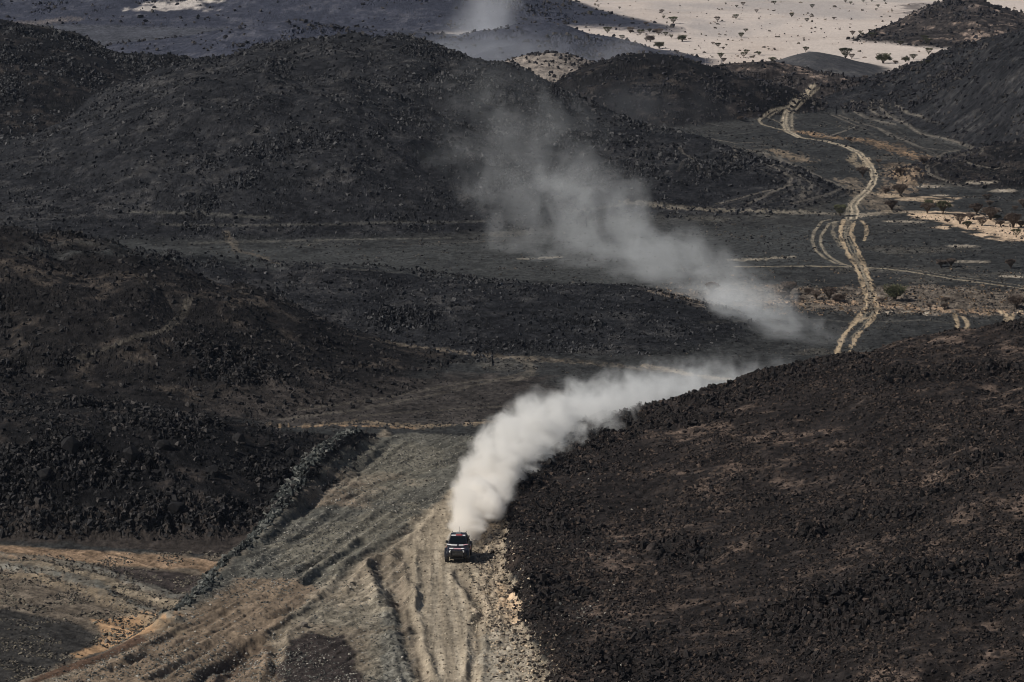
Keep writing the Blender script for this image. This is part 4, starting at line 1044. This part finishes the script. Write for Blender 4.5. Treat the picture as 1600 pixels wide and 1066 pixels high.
# fresh plume behind the car, along the track and round the hill
cyb = cy_ + 4.2
dust_obj('dust_plume', 'thick beige dust plume rising behind the speeding car',
  [dp_(714,860,cyb - 2.6,1.1,.45,.16), dp_(718,850,cyb - .3,1.1,.7,.6), dp_(727,828,cyb + 3,1.5,1.1,.85), dp_(740,798,cyb + 9,2.2,1.5,.65), dp_(758,764,cyb + 18,2.6,1.9,.52), dp_(782,724,cyb + 29,3.1,2.3,.45), dp_(826,684,cyb + 41,4.2,2.7,.24), dp_(892,652,cyb + 52,5.8,3.0,.125), dp_(972,630,cyb + 62,8.0,3.2,.075), dp_(1055,614,cyb + 71,9.5,3.2,.05), dp_(1130,602,cyb + 80,10,3.0,.035), dp_(1200,590,cyb + 90,10,2.6,.02)],
  (.985, .948, .895), .40, 2.9, aniso=0.0, edge=1.05, step=.06, amp=2.3, detail=7, color2=(.93, .955, .975))  # plume colour turns bluish with distance, imitating skylight on thinning dust
dust_obj('dust_cloud', 'pale dust cloud drifting over the valley behind the low ridge',
  [dp_(1310,562,397,3.5,2.8,.05), dp_(1245,545,405,5,3.8,.08), dp_(1185,503,416,6.5,4.8,.15), dp_(1125,468,436,6.5,4.2,.07), dp_(1060,430,455,8,5.2,.06), dp_(980,395,470,10,6.5,.045), dp_(900,362,482,10.5,9,.052), dp_(865,300,492,10.5,10,.034), dp_(815,235,502,11,9,.024), dp_(755,175,512,12,8,.018), dp_(690,140,522,12,7,.010)],
  (.93, .95, .965), .16, .86, aniso=0.0, edge=1.2, step=.1, amp=3.0, detail=8)  # slightly blue volume colour stands in for skylight on thin dust
def blob(name, label, px, py, Y, rx, ry, rz, dens, scale, color=(.92, .93, .97), step=.15):
    x, y, z = at_dist(px, py, Y)
    pts = []
    for k in range(11):
        t = -1 + 2 * k / 10; s = math.sqrt(max(.04, 1 - t * t)); pts.append((x, y + t * ry, z, rx * s, rz * s, s))
    return dust_obj(name, label, pts, color, scale, dens, edge=1.0, step=step, amp=1.8, detail=5)
blob('dust_cloud', 'tall thin dust column beyond the big dark hill', 762, 45, 850, 11, 22, 15, .045, .08)
blob('dust_cloud', 'low dust veil spreading round the pale knoll', 760, 92, 800, 40, 30, 8, .026, .06)
blob('dust_cloud', 'faint dust veil lying in the gap beside the dark knoll', 1000, 165, 640, 20, 25, 5, .0035, .12)

# ------------------------------------------------------------------ haze
hm = bpy.data.materials.new('haze'); hm.use_nodes = True; nt = hm.node_tree; nt.nodes.remove(nt.nodes['Principled BSDF'])
pv = nt.nodes.new('ShaderNodeVolumePrincipled'); nt.links.new(pv.outputs[0], nt.nodes['Material Output'].inputs['Volume'])
pv.inputs['Color'].default_value = (.62, .72, .95, 1); pv.inputs['Density'].default_value = .000035; pv.inputs['Anisotropy'].default_value = .2
zmax = float(Z2.max()) + 10; zmin = float(Z2.min()) - 1
V, F = box(-16000, 16000, -600, 9200, zmin, max(zmax, CAMH + 10))
me = mesh_from('haze', V, F, hm); o = bpy.data.objects.new('haze', me); C.objects.link(o); tag(o, 'thin blue air haze over the whole valley', None, None, 'stuff')
